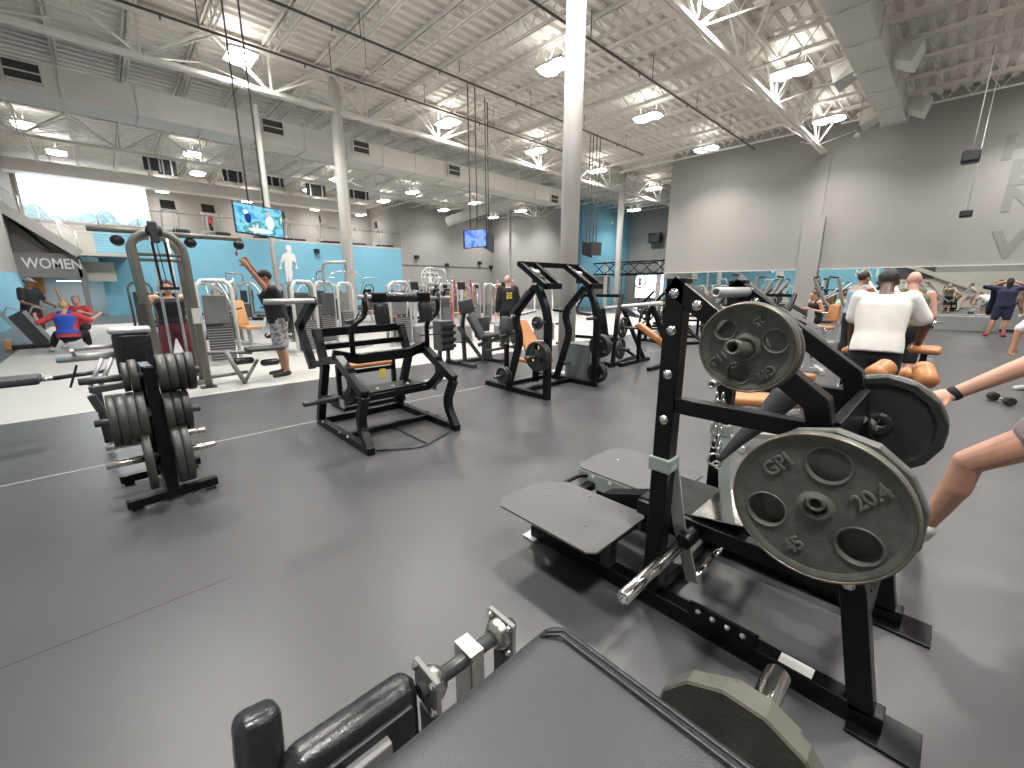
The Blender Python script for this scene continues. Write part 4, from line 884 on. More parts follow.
    B = MB(); torso(B, 0, 0, 6)
    hm = M.Rotation(R(head[1]), 3, 'Z') @ M.Rotation(R(-head[0] - lean), 3, 'X'); hc = sp['head']
    if lean or head[0]: hc = sp['neck'] + hm @ V((0, .03, .16))
    B.caps(sp['neck'] - up * .03, hc + hm @ V((0, -.02, -.05)), .058 * b, .052)
    B.ell(hc + hm @ V((0, -.012, .02)), (.076, .095, .098), hm); B.ell(hc + hm @ V((0, .028, -.045)), (.058, .066, .07), hm); B.caps(hc + hm @ V((0, .088, .012)), hc + hm @ V((0, .105, -.022)), .01, .016); B.ell(hc + hm @ V((0, .078, -.058)), (.026, .016, .012), hm); B.ell(hc + hm @ V((0, .075, .03)), (.06, .02, .012), hm)
    for s in (-1, 1): B.ell(hc + hm @ V((s * .076, -.01, -.005)), (.012, .022, .032), hm)
    for s in 'LR':
        B.caps(sp['chest'].lerp(sp['neck'], .3), j['sh' + s], .07 * b, .058 * b); arm(B, s, 0); leg(B, s, 0)
        d = (j['wr' + s] - j['el' + s]).normalized(); pn = j.get('pn' + s, V((1 if s == 'L' else -1, .2, 0)))
        hand(B, j['wr' + s], j['hd' + s] if 'hd' + s in J0(J) else d, pn, grip, 1., j.get('th' + s, V((1, 0, 0))).x if False else (1 if s == 'L' else -1))
        B.caps(j['ank' + s] + V((0, 0, .01)), j['ank' + s].lerp(j['toe' + s], .25) + V((0, 0, -.02)), .036, .036); B.caps(j['ank' + s] + V((0, 0, -.035)), j['toe' + s], .034, .028, 1.25, rx0)
    def put(mb, name, m, v=None, sm=7, lab=None):
        mb.v = [W @ (p * k) for p in mb.v]; return remesh(mb, name, m, t, v or vox, sm, lab)
    put(B, 'body', 'skin_' + skin, sm=3)
    for (name, m, kind, *ex) in (wear or []):
        C = MB(); g = ex[1] if len(ex) > 1 else .02; e = ex[0] if ex else 0
        if kind == 'shoes':
            for s in 'LR':
                a, to = j['ank' + s], j['toe' + s]; C = MB(); C.caps(a + V((0, 0, -.015)), a.lerp(to, .2) + V((0, 0, -.03)), .047, .047); C.caps(a + V((0, 0, -.042)) - (to - a).normalized() * .02, to + (to - a).normalized() * .02, .042, .037, 1.2, rx0)
                C.box(V(((a.x + to.x) / 2, (a.y + to.y) / 2, min(a.z, to.z) - .012)), (.08, .2, .02), M.Rotation(math.atan2(-(to - a).x, (to - a).y), 3, 'Z')); put(C, 'shoe', m)
            continue
        if kind == 'top':
            C.loft([(j['pel'] - up * .05, rx0 * (.168 * b + g * 1.1), ry0 * (.122 * b + g * 1.1)), (j['pel'] + up * .05, rx0 * (.165 * b + g), ry0 * (.12 * b + g)), (sp['waist'], rx * (.152 * b + g), ry * (.113 * b + g)), (sp['rib'], rx * (.163 * b + g), ry * (.12 * b + g)), (sp['chest'], rx * (.172 * b + g), ry * (.122 * b + g)),
                    (sp['chest'].lerp(sp['neck'], .45), rx * (.16 * b + g * .8), ry * (.098 * b + g * .8)), (sp['chest'].lerp(sp['neck'], .85), rx * (.10 * b + g * .5), ry * (.075 * b + g * .5))])
            for s in 'LR':
                C.caps(sp['chest'].lerp(sp['neck'], .25), j['sh' + s] - up * .01, .078 * b + g * .5, .056 * b + g * .6)
                if e: arm(C, s, g * .75, 0, e)
        elif kind == 'tank':
            torso(C, g, 1, 4)
            for s in 'LR': C.caps(sp['chest'] + rx * (-.09 if s == 'L' else .09), sp['neck'].lerp(j['sh' + s], .5) + up * .005, .075 * b, .05 * b + g * .6)
        elif kind == 'bottom':
            torso(C, g * .3, 0, 0)
            for s in 'LR': leg(C, s, g, 0, e)
            C.ell(j['pel'] + V((0, 0, -.07)), (.15 * b, .12 * b, .09))
        elif kind == 'socks':
            for s in 'LR': leg(C, s, .006, 1.75, 2.)
        elif kind == 'band':
            s = 'L' if e < 0 else 'R'; C.caps(j['el' + s].lerp(j['wr' + s], .975), j['el' + s].lerp(j['wr' + s], 1.0), .034 * b, .033 * b)
        put(C, name, m)
    if not bald:
        C = MB(); C.ell(hc + hm @ V((0, -.025, .035)), (.083, .098, .098), hm)
        if hairlen: C.caps(hc + hm @ V((0, -.06, .0)), hc + hm @ V((0, -.085, -hairlen)), .075, .045)
        put(C, 'hair', 'hair_' + hair, sm=2)
    if cap:
        C = MB(); C.ell(hc + hm @ V((0, -.01, .055)), (.088, .105, .075), hm); C.box(hc + hm @ V((0, .12, .05)), (.12, .11, .015), hm); put(C, 'cap', cap)
    E_ = MB()
    for s in (-1, 1): E_.ell(hc + hm @ V((s * .031, .079, .012)), (.011, .008, .007), hm)
    E_.v = [W @ (p * k) for p in E_.v]
    for q in (0, 1):
        n = len(E_.v) // 2; F = MB(); F.v = E_.v[q * n:(q + 1) * n]; nf = len(E_.f) // 2; F.f = [tuple(i - q * n for i in f) for f in E_.f[q * nf:(q + 1) * nf]]; F.sm = [True] * nf; F.build('eye', 'black_plastic', t)
    if extras: extras(t, W, k, j, sp)
    return t
def J0(J): return J or {}
def conv(loc, rz, H=1.75):
    inv = (M.Translation(loc) @ M.Rotation(rz, 4, 'Z')).inverted(); k = 1.75 / H
    return lambda p: (inv @ V(p)) * k
FACE_R, FACE_L, AWAY, TOWARD = R(-133.6), R(46.4), R(-43.6), R(136.4)
# man in the white tee, seen from behind
lc = V((5.25, .47, 0)); rz = R(-84); f = conv(lc, rz, 1.72)
person('man in a white tee seen from behind, leaning on tan rollers beside the big plates', lc, rz, 'dark', 'black', dict(wrL=f(U(851, 343, x=5.5)), wrR=f(U(918, 343, x=5.62)), elL=f(U(853, 322, x=5.36)), elR=f(U(926, 324, x=5.46)), hdL=(.1, .9, -.5), hdR=(-.1, .9, -.5)),
       [('shirt', 'cloth_white', 'top', .78, .028), ('shorts', 'cloth_black', 'bottom', .9, .03), ('shoes', 'cloth_darkshoe', 'shoes')], .010, 14, 0, (24, 0), 1.06, H=1.72)
# man in the blue tank
lc = U(845, 366, z=0); rz = FACE_R + R(6); f = conv(lc, rz, 1.78)
person('bearded man in a blue sleeveless top, side on, reaching forward past the white tee', lc, rz, 'tan', 'black', dict(wrL=(-.12, .52, 1.27), elL=(-.24, .22, 1.22), wrR=(.10, .5, 1.25), elR=(.24, .2, 1.2)),
       [('tank_top', 'cloth_teal', 'tank', 0, .02), ('trousers', 'cloth_black', 'bottom', 1.85, .02), ('shoes', 'cloth_darkshoe', 'shoes')], .012, 4, 0, (4, 0), 1.1, H=1.78)
lc = U(892, 394, z=0)
person('bald man seen from behind, his head just over the white tee shoulder', lc, R(-75), 'pink', 'grey', dict(wrL=(-.3, .25, 1.05), wrR=(.3, .25, 1.05)), [('shirt', 'cloth_olive', 'tank', 0, .02), ('shorts', 'cloth_black', 'bottom', .95, .025), ('shoes', 'cloth_darkshoe', 'shoes')], .012, 6, 0, (8, 0), 1.05, bald=True, H=1.72)
lc = U(996, 336, z=0); lc = V((min(lc.x, 19.9), lc.y, 0))
person('woman in navy top and shorts facing the mirror, arms raised to her head', lc, R(-95), 'tan', 'black', dict(shL=(-.17, 0, 1.44), shR=(.17, 0, 1.44), elL=(-.40, .06, 1.50), elR=(.40, .06, 1.50), wrL=(-.17, .02, 1.62), wrR=(.17, .02, 1.62), kneeL=(-.14, .02, .5), ankL=(-.2, -.05, .085), toeL=(-.26, .1, .03)),
       [('shirt', 'cloth_navy', 'top', .9, .03), ('shorts', 'cloth_navy', 'bottom', .8, .035), ('shoes', 'cloth_redshoe', 'shoes')], .014, 0, 0, (0, 0), 1.1, fem=True, hairlen=.22, H=1.76)
# person bending at the right edge
lc = U(1040, 392, z=0); rz = FACE_L; f = conv(lc, rz, 1.74)
person('person in pale top bent forward at the right edge, one arm hanging down', lc, rz, 'tan', 'brown', dict(pel=(0, -.25, .78), hipL=(-.09, -.25, .76), hipR=(.09, -.25, .76), kneeL=(-.13, .06, .5), kneeR=(.13, .06, .5), elR=(.2, .32, .88), wrR=(.18, .36, .64), elL=(-.2, .34, .9), wrL=(-.18, .36, .66)),
       [('shirt', 'cloth_white', 'top', .75, .03), ('shorts', 'cloth_teal', 'bottom', .9, .03), ('shoes', 'cloth_sneaker', 'shoes')], .012, 62, 0, (-10, 0), 1.1, H=1.74)
# striding person, only a forearm and a leg in view
lc = V((3.13, -.55, 0)); f = conv(lc, 0)
person('striding person at the right edge, bare forearm with dark wristband and bent leg', lc, 0, 'light', 'brown', dict(hipL=(-.07, .05, .92), kneeL=f(U(968, 462, x=3.08)), ankL=f(U(927, 524, x=3.2)), toeL=f(U(905, 545, x=3.24)), kneeR=(.1, -.06, .5), ankR=(.1, -.28, .12), toeR=(.1, -.12, .03), hipR=(.09, -.02, .92),
        shL=(-.17, .07, 1.40), elL=f(U(1036, 362, x=2.98)), wrL=f(U(953, 394, x=2.93)), hdL=f(U(930, 398, x=2.91)) - f(U(953, 394, x=2.93)), pnL=(.3, .2, -1), elR=(.26, -.2, 1.2), wrR=(.25, -.1, .95)),
       [('shirt', 'cloth_lightgrey', 'top', .6, .03), ('shorts', 'cloth_mauve', 'bottom', .30, .035), ('shoes', 'cloth_sneaker', 'shoes'), ('wristband', 'cloth_black', 'band', -1)], .007, 8, 0, (0, 0), 1.08, grip=22)
# man at the high pulley
lc = V((2.06, 7.95, 0)); rz = R(86); f = conv(lc, rz, 1.78)
person('man in black tee and mottled shorts pulling the high pulley, dark cap on', lc, rz, 'tan', 'black', dict(wrL=f(U(247, 266, y=7.72)), wrR=f(U(249, 264, y=7.92)), elL=f(U(266, 289, y=7.74)), elR=f(U(267, 287, y=8.12)), hdL=(0, .5, .8), hdR=(0, .5, .8)),
       [('shirt', 'cloth_black', 'top', .55, .025), ('shorts', 'cloth_mottled', 'bottom', .95, .035), ('shoes', 'cloth_darkshoe', 'shoes')], .011, 8, 0, (6, 0), 1.12, cap='cloth_black', H=1.78)
lc = U(40, 345, z=0)
person('man in grey cap, charcoal tee and maroon shorts at the far left machine', lc, FACE_R, 'tan', 'black', dict(wrL=(-.2, .42, 1.02), elL=(-.27, .12, 1.12), wrR=(.2, .42, 1.02), elR=(.27, .12, 1.12)), [('shirt', 'cloth_charcoal', 'top', .7, .025), ('shorts', 'cloth_maroon', 'bottom', 1.1, .035), ('shoes', 'cloth_darkshoe', 'shoes')], .014, 8, 0, (4, 0), .98, cap='cloth_lightgrey')
lc = U(73, 352, z=0)
person('seated woman, blonde, blue top over red sleeves, arms spread at a machine', lc, R(-12), 'pink', 'blonde', dict(pel=(0, 0, .40), hipL=(-.1, .03, .38), hipR=(.1, .03, .38), kneeL=(-.30, .36, .42), kneeR=(.2, .4, .42), ankL=(-.42, .30, .085), ankR=(.22, .42, .085), toeL=(-.5, .42, .03), toeR=(.26, .56, .03), elL=(-.45, -.02, .72), elR=(.42, 0, .74), wrL=(-.55, .22, .86), wrR=(.55, .2, .86)),
       [('sleeves', 'cloth_red', 'top', 1.0, .02), ('top', 'cloth_blue', 'tank', 0, .035), ('leggings', 'cloth_black', 'bottom', 1.8, .012), ('shoes', 'cloth_sneaker', 'shoes')], .014, 8, 0, (0, 0), 1.12, fem=True, H=1.72)
lc = U(86, 345, z=0)
person('grey-haired person in red behind the blue top, one fist raised on a handle', lc, R(160), 'pink', 'grey', dict(pel=(0, 0, .52), hipL=(-.1, .03, .5), hipR=(.1, .03, .5), kneeL=(-.2, .42, .48), kneeR=(.2, .42, .48), ankL=(-.2, .45, .085), ankR=(.2, .45, .085), toeL=(-.2, .6, .03), toeR=(.2, .6, .03), elR=(.22, .15, 1.18), wrR=(.24, .2, 1.44), elL=(-.3, .1, .82), wrL=(-.2, .3, .9)),
       [('shirt', 'cloth_red', 'top', .7, .025), ('trousers', 'cloth_black', 'bottom', 1.8, .02), ('shoes', 'cloth_sneaker', 'shoes')], .016, 0, 0, (0, 0), 1., H=1.7)
lc = V((.74, 8.95, 0))
person('person in black vest and maroon trousers behind the cable tower, elbows lifted', lc, R(175), 'light', 'brown', dict(elL=(-.34, .04, 1.42), elR=(.34, .04, 1.42), wrL=(-.28, .26, 1.40), wrR=(.28, .26, 1.40), kneeL=(-.17, .05, .48), kneeR=(.17, .05, .48), ankL=(-.22, 0, .085), ankR=(.22, 0, .085)), [('vest', 'cloth_black', 'tank', 0, .025), ('trousers', 'cloth_maroon', 'bottom', 1.85, .035), ('shoes', 'cloth_darkshoe', 'shoes')], .013, 0, 0, (15, 0), 1.15, H=1.62)
def hood_print(t, W, k, j, sp):
    c = sp['chest'] + V((0, -.165, -.08)); m = MB()
    for dx, dz, w, h in ((-.035, .05, .05, .05), (.04, .05, .05, .05), (0, 0, .12, .03), (-.04, -.05, .05, .06), (.035, -.05, .06, .05)): m.box(c + V((dx, 0, dz)), (w, .03, h))
    m.v = [W @ (p * k) for p in m.v]; m.build('chest_print', 'yellow', t)
lc = V((7.15, 7.65, 0))
person('man in black hooded top with a yellow print, walking away in mid room', lc, AWAY + R(14), 'pink', 'grey', dict(kneeL=(-.1, .14, .5), ankL=(-.11, .1, .09), toeL=(-.12, .28, .05), ankR=(.11, -.2, .12), toeR=(.12, -.05, .03)), [('hooded_top', 'cloth_black', 'top', 1.9, .035), ('trousers', 'cloth_black', 'bottom', 1.85, .03), ('shoes', 'cloth_darkshoe', 'shoes')], .013, 4, 0, (0, 0), 1.0, bald=True, extras=hood_print, H=1.78)
person('person in black jogging on the treadmill left of the white column', (8.55, 31.95, MZ + .18), R(-90), 'tan', 'black', dict(wrL=(-.22, .25, 1.15), elL=(-.27, -.05, 1.14), wrR=(.22, .25, 1.15), elR=(.27, -.05, 1.14), kneeL=(-.1, .2, .55), ankL=(-.1, .1, .2), toeL=(-.1, .25, .15)), [('shirt', 'cloth_black', 'top', .7, .025), ('shorts', 'cloth_black', 'bottom', .9, .03), ('shoes', 'cloth_sneaker', 'shoes')], .022, 4)
person('person in red on the upper floor behind a treadmill screen', (5.6, 34.0, MZ), R(-100), 'tan', 'black', None, [('shirt', 'cloth_red', 'top', .7, .025), ('shorts', 'cloth_black', 'bottom', .9, .03), ('shoes', 'cloth_sneaker', 'shoes')], .022, 2)
for i, (px, py, rzz, sk, sh, lab, kw) in enumerate(((813, 340, FACE_L, 'light', 'cloth_black', 'person with bare arms in black, sitting left of the pale green shirt', {}), (833, 341, FACE_R, 'tan', 'cloth_green', 'person in a pale green shirt beyond the machines, left of the blue top', {}))):
    lc = U(px, py, z=0)
    person(lab, lc, rzz, sk, 'brown', dict(pel=(0, 0, .62), hipL=(-.09, .03, .6), hipR=(.09, .03, .6), kneeL=(-.13, .42, .56), kneeR=(.13, .42, .56), ankL=(-.13, .4, .085), ankR=(.13, .4, .085), toeL=(-.14, .55, .03), toeR=(.14, .55, .03), wrL=(-.2, .4, .9), wrR=(.2, .4, .9)), [('shirt', sh, 'tank' if i == 0 else 'top', .7, .025), ('trousers', 'cloth_black', 'bottom', 1.8, .02), ('shoes', 'cloth_sneaker', 'shoes')], .018, 14)
for i, (x, y, rzz, sk, sh, lab, fm) in enumerate(((9.2, -1.75, R(70), 'tan', 'cloth_white', 'person in white, seen only as a small figure in the mirror', False), (10.6, -2.1, R(-60), 'light', 'cloth_pink', 'person in pink stepping, a small figure in the mirror', True), (8.0, -2.3, R(20), 'mid', 'cloth_olive', 'person in olive, a small figure in the mirror', False))):
    person(lab, (x, y, 0), rzz, sk, 'brown', dict(kneeL=(-.1, .2, .5), ankL=(-.1, .22, .09), toeL=(-.1, .38, .04), ankR=(.1, -.3, .12), toeR=(.1, -.15, .03), kneeR=(.1, -.08, .5)), [('shirt', sh, 'top', .6, .025), ('shorts', sh if fm else 'cloth_black', 'bottom', 1.2, .02), ('shoes', 'cloth_sneaker', 'shoes')], .02, 3, fem=fm, hairlen=.2 if fm else 0)
# ------------------------------------------------------------------ cable tower on the left
TS = 'taupe_steel'
def stack_mat():
    m = mat('stack_plates', (.05, .05, .05), .4); nt = m.node_tree; b = nt.nodes['Principled BSDF']; tc = nt.nodes.new('ShaderNodeTexCoord'); wv = nt.nodes.new('ShaderNodeTexWave'); wv.bands_direction = 'Z'; wv.inputs['Scale'].default_value = 6.2
    rp = nt.nodes.new('ShaderNodeValToRGB'); e = rp.color_ramp.elements; e[0].position = .12; e[0].color = (.35, .35, .35, 1); e[1].position = .2; e[1].color = (.045, .045, .05, 1)
    nt.links.new(tc.outputs['Object'], wv.inputs['Vector']); nt.links.new(wv.outputs['Fac'], rp.inputs['Fac']); nt.links.new(rp.outputs['Color'], b.inputs['Base Color']); K['stack_plates'] = m
stack_mat()
ct = thing('cable_tower', 'tall taupe arched cable tower with overhead arms ending in black pulleys', 'cable machine', (.66, 7.85, 0))
for x0, y in ((.40, 7.7), (.40, 8.3)):
    MB().tube(fillet([(x0 + .03, y, .02), (x0 - .055, y, 2.10), (x0 + .10, y, 2.22), (x0 + .36, y, 2.22), (x0 + .50, y, 2.04), (x0 + .53, y, .02)], .16, 6), .048, 14).build('arch_frame', TS, ct)
    MB().bb((x0 + .42, y - .09, 0), (x0 + .62, y + .09, .02)).build('foot_plate', 'dark_steel', ct); MB().bb((x0 - .1, y - .09, 0), (x0 + .1, y + .09, .02)).build('foot_plate', 'dark_steel', ct)
for z in (1.93, 1.86): MB().cyl((.35, 7.7, z), (.90, 7.7, z), .022, 10).build('top_rail', TS, ct)
MB().cyl((.62, 7.72, 2.23), (-.05, 7.8, 2.23), .035, 12).build('overhead_arm', TS, ct); MB().cyl((.72, 7.72, 2.21), (1.64, 7.8, 2.22), .035, 12).build('overhead_arm', TS, ct)
for p in ((.22, 7.8, 2.10), (1.0, 7.78, 2.12), (1.60, 7.78, 2.13)): MB().ell(p, (.075, .075, .07)).build('pulley_ball', 'black_plastic', ct); 
MB().lathe([(.02, -.03), (.09, -.03), (.07, 0), (.09, .03), (.02, .03)], (.60, 7.62, 2.24), (0, 1, 0), 20).build('pulley', 'dark_steel', ct)
MB().path([(.59, 7.62, 2.36), (.60, 7.62, 2.08)], .10, .07, (1, 0, 0)).build('pulley_housing', 'dark_panel', ct, bev=.02)
MB().cyl((.6, 7.62, 2.2), (.64, 7.62, 1.55), .006, 5).build('cable', 'black_plastic', ct); MB().cyl((1.58, 7.78, 2.1), (1.56, 7.79, 2.0), .006, 5).build('cable', 'black_plastic', ct)
for xx in (.56, .70): MB().path([(xx, 7.66, 2.1), (xx + .02, 7.66, 1.5)], .03, .03).build('pulley_strap', 'black_plastic', ct)
MB().bb((.55, 7.63, 1.46), (.77, 7.69, 1.5)).build('pulley_bar', 'black_plastic', ct)
for xx in (.58, .76): MB().cyl((xx, 8.0, .1), (xx, 8.0, 2.2), .018, 10).build('guide_rod', 'silver_steel', ct)
MB().bb((.52, 7.93, .12), (.82, 8.07, .52)).build('weight_stack', 'stack_plates', ct)
MB().path([(.4, 8.0, .04), (.93, 8.0, .04)], .06, .06, (0, 1, 0)).build('base_crossbar', TS, ct)
MB().bb((.26, 7.62, 1.0), (.36, 7.66, 1.28)).build('instruction_plate', 'dark_panel', ct); MB().bb((.86, 7.62, .98), (.95, 7.64, 1.2)).build('instruction_plate', 'sticker', ct)
MB().tube(fillet([(.95, 7.9, .5), (1.3, 7.75, .5), (1.55, 7.65, .48)], .05), .03, 10).build('seat_arm', TS, ct); MB().cyl((.98, 7.9, .12), (1.5, 7.9, .14), .028, 10).build('low_rail', TS, ct)
MB().tube(fillet([(1.22, 7.75, .52), (1.28, 7.6, .28), (1.38, 7.55, .02)], .06), .034, 10).build('seat_leg', TS, ct); MB().tube([(1.38, 7.55, .05), (1.62, 7.7, .35)], .025, 8).build('seat_brace', TS, ct)
MB().bb((1.46, 7.5, .5), (2.0, 7.8, .56)).build('seat', 'charcoal', ct, bev=.025, seg=3)
for p in ((1.42, 7.66, .36), (1.78, 7.62, .30)): MB().caps(V(p) - V((.09, 0, 0)), V(p) + V((.09, 0, 0)), .055, .055).build('roller_pad', 'vinyl', ct)
at = thing('pull_bar', 'short grip hanging at the high pulley, held by the man in black', 'handle', (1.56, 7.79, 2.0)); MB().cyl((1.52, 7.62, 2.0), (1.6, 8.0, 2.0), .018, 10).build('grip', 'red_plastic', at); MB().cyl((1.56, 7.79, 2.0), (1.57, 7.79, 2.06), .012, 8).build('swivel', 'chrome', at)
# ------------------------------------------------------------------ dark bench and tower behind the plate rack
bt = thing('lat_bench_machine', 'black padded machine with silver bars standing just behind the plate rack', 'gym machine', (0, 5.7, 0))
MB().bb((-.03, 5.45, .60), (.26, 5.62, 1.06)).build('back_pad', 'vinyl', bt, bev=.03, seg=3); MB().bb((-.05, 5.44, 1.06), (.27, 5.66, 1.12)).build('pad_top', 'silver_steel', bt, bev=.025, seg=3)
MB().path([(.12, 5.66, .05), (.12, 5.62, .9)], .08, .08).build('post', BS, bt); MB().bb((-.2, 5.6, 0), (.45, 5.7, .06)).build('base', BS, bt)
MB().cyl((-.42, 5.55, .86), (0, 5.55, .86), .035, 12).build('arm_bar', 'silver_steel', bt)
MB().cyl((-.30, 5.5, .95), (-.02, 5.5, .95), .02, 10).build('arm_bar', 'silver_steel', bt)
MB().cyl((-.3, 5.4, .95), (-.3, 5.6, .86), .014, 8).build('arm_link', 'silver_steel', bt)
for dx in (0, .07): MB().cyl((-.12 + dx, 5.5, .84), (-.24 + dx, 5.45, .60), .02, 8).build('lever', 'silver_steel', bt)
MB().path([(-.24, 5.3, .585), (.02, 5.4, .585)], .07, .06, (0, 1, 0)).build('side_bar', 'dark_steel', bt, bev=.006); MB().path([(-.24, 5.25, .55), (-.20, 5.25, .40)], .05, .06, (0, 1, 0)).build('bracket', 'dark_steel', bt, bev=.008)
MB().tube([(-.2, 5.4, .05), (-.2, 5.4, .58)], .03, 8).build('post', 'dark_steel', bt)
db = thing('decline_bench', 'flat grey padded bench with a long bar and star grip, cut by the left edge', 'bench', (-.85, 6.0, 0))
MB().bb((-1.5, 5.85, .60), (-.58, 6.1, .68)).build('pad', 'charcoal', db, bev=.025, seg=3); MB().cyl((-.6, 5.97, .63), (-.5, 5.97, .63), .022, 12).build('bar', 'chrome', db)
MB().cyl((-.5, 5.97, .63), (-.12, 5.95, .66), .022, 12).build('bar', 'dark_steel', db)
m = MB(); c = V((-.34, 5.95, .645)); m.path([c + V((.02, 0, .10)), c + V((-.06, 0, -.12))], .03, .02, (0, 1, 0)); m.build('star_grip', 'black_plastic', db, bev=.006)
for xx in (-1.4, -1.15): MB().path([(xx, 5.97, 0), (xx, 5.97, .6)], .05, .05).build('leg', 'dark_steel', db)
# ------------------------------------------------------------------ generic machines, each built once at the origin and copied
PROTO = {}
def proto_selector(kind, frame, padm):
    t = thing('weight_machine', 'x', 'gym machine', (0, 0, 0))
    for s in (-1, 1): MB().tube(fillet([(s * .28, .55, .02), (s * .28, .55, 1.5), (s * .18, .55, 1.62)], .08), .035, 8).build('upright', frame, t)
    MB().tube([(-.2, .55, 1.62), (.2, .55, 1.62)], .035, 8).build('top_tube', frame, t)
    MB().bb((-.2, .48, .1), (.2, .62, .75)).build('weight_stack', 'stack_plates', t); MB().bb((-.2, .44, .8), (.2, .47, 1.35)).build('shroud', 'dark_panel' if kind in ('pull', 'leg') else 'mid_steel', t, bev=.02)
    MB().path([(0, .6, .04), (0, -.75, .04)], .08, .06, (1, 0, 0)).build('base_rail', frame, t); MB().path([(-.35, .55, .03), (.35, .55, .03)], .07, .06, (0, 1, 0)).build('base_foot', frame, t); MB().path([(-.28, -.7, .03), (.28, -.7, .03)], .07, .06, (0, 1, 0)).build('base_foot', frame, t)
    MB().path([(0, -.25, .05), (0, -.2, .45)], .07, .07).build('seat_post', frame, t); MB().bb((-.2, -.5, .44), (.2, -.08, .52)).build('seat', padm, t, bev=.03, seg=3)
    if kind == 'press':
        MB().path([(0, -.02, .5), (0, .12, 1.15)], .30, .09, (1, 0, 0)).build('back_pad', padm, t, bev=.03, seg=3)
        for s in (-1, 1):
            MB().tube(spline([(s * .25, .45, 1.55), (s * .42, .1, 1.6), (s * .45, -.25, 1.3), (s * .42, -.4, .95)], 5), .028, 8).build('press_arm', frame, t); MB().caps((s * .42, -.42, .95), (s * .25, -.45, .98), .022, .022).build('handle', 'black_plastic', t)
    elif kind == 'leg':
        MB().path([(0, -.02, .5), (0, .16, 1.1)], .34, .09, (1, 0, 0)).build('back_pad', padm, t, bev=.03, seg=3); MB().caps((-.18, -.62, .38), (.18, -.62, .38), .07, .07).build('shin_roller', padm, t)
        for s in (-1, 1): MB().tube([(s * .22, -.45, .46), (s * .22, -.62, .38)], .02, 8).build('lever', frame, t)
        MB().tube(spline([(.3, -.1, .5), (.34, -.2, .75), (.3, -.3, .78)], 5), .02, 8).build('handle', 'silver_steel', t)
    elif kind == 'pull':
        MB().tube(fillet([(0, .55, 1.62), (0, .5, 2.1), (0, -.3, 2.1)], .12), .04, 10).build('boom', frame, t); MB().tube(fillet([(-.5, -.3, 1.78), (-.35, -.3, 1.86), (.35, -.3, 1.86), (.5, -.3, 1.78)], .08), .016, 8).build('lat_bar', 'chrome', t); MB().cyl((0, -.3, 2.1), (0, -.3, 1.86), .006, 5).build('cable', 'black_plastic', t)
        MB().caps((-.2, -.35, .66), (.2, -.35, .66), .06, .06).build('thigh_roller', padm, t)
    else:
        MB().bb((-.16, -.05, .62), (.16, .05, 1.0)).build('chest_pad', padm, t, bev=.03, seg=3)
        for s in (-1, 1): MB().tube(fillet([(s * .2, .5, .9), (s * .5, .3, 1.25), (s * .55, -.25, 1.2)], .1), .028, 8).build('fly_arm', frame, t); MB().bb((s * .55 - .05, -.32, .95), (s * .55 + .05, -.22, 1.3)).build('arm_pad', padm, t, bev=.02)
    return t
def place(key, mk, x, y, rz, label, group=None):
    if key not in PROTO: t = mk(); PROTO[key] = t; t.location = (x, y, 0); t.rotation_euler = (0, 0, rz)
    else: t = dup(PROTO[key], (x, y, 0), rz)
    t['label'] = label
    if group: t['group'] = group
    return t
kinds = [('press', 'white_steel', 'charcoal'), ('leg', 'white_steel', 'vinyl'), ('pull', 'silver_steel', 'vinyl'), ('fly', 'silver_steel', 'tan_light'), ('press', 'silver_steel', 'tan_light'), ('leg', 'mid_steel', 'charcoal')]
kname = {'press': 'seated press machine', 'leg': 'leg extension machine', 'pull': 'pulldown machine', 'fly': 'arm fly machine'}; cname = {'white_steel': 'white-framed', 'silver_steel': 'silver-framed', 'mid_steel': 'grey-framed'}; pname = {'charcoal': 'charcoal pads', 'vinyl': 'black pads', 'tan_light': 'tan pads'}
rowsM = [(10.6, [1.5, 3.0, 4.3, 5.4], 'the first row behind the cable tower'), (13.2, [2.5, 3.9, 5.1, 7.4, 8.8, 10.2, 11.6], 'the second machine row'), (17.5, [.8, 2.6, 4.4, 6.2, 8.0, 9.8, 11.6, 13.2], 'the third machine row'), (22.5, [2.2, 4.2, 6.2, 8.2, 10.2, 12.2, 14.2, 16.0], 'the fourth machine row'), (28.0, [1.6, 4.4, 6.6, 9.0, 11.2, 13.4, 15.6, 18.0], 'the row along the blue wall')]
ci = 0
for y, xs, where in rowsM:
    for i, x in enumerate(xs):
        k, fr, pdm = kinds[ci % 6]; ci += 1
        place((k, fr, pdm), lambda: proto_selector(k, fr, pdm), x, y + .25 * ((i * 7) % 3 - 1), R([0, 180, 90, 200, -60, 20][(i + ci) % 6]), '%s %s with %s, %s in %s' % (cname[fr], kname[k], pname[pdm], ordn[i], where), 'weight machines in rows')
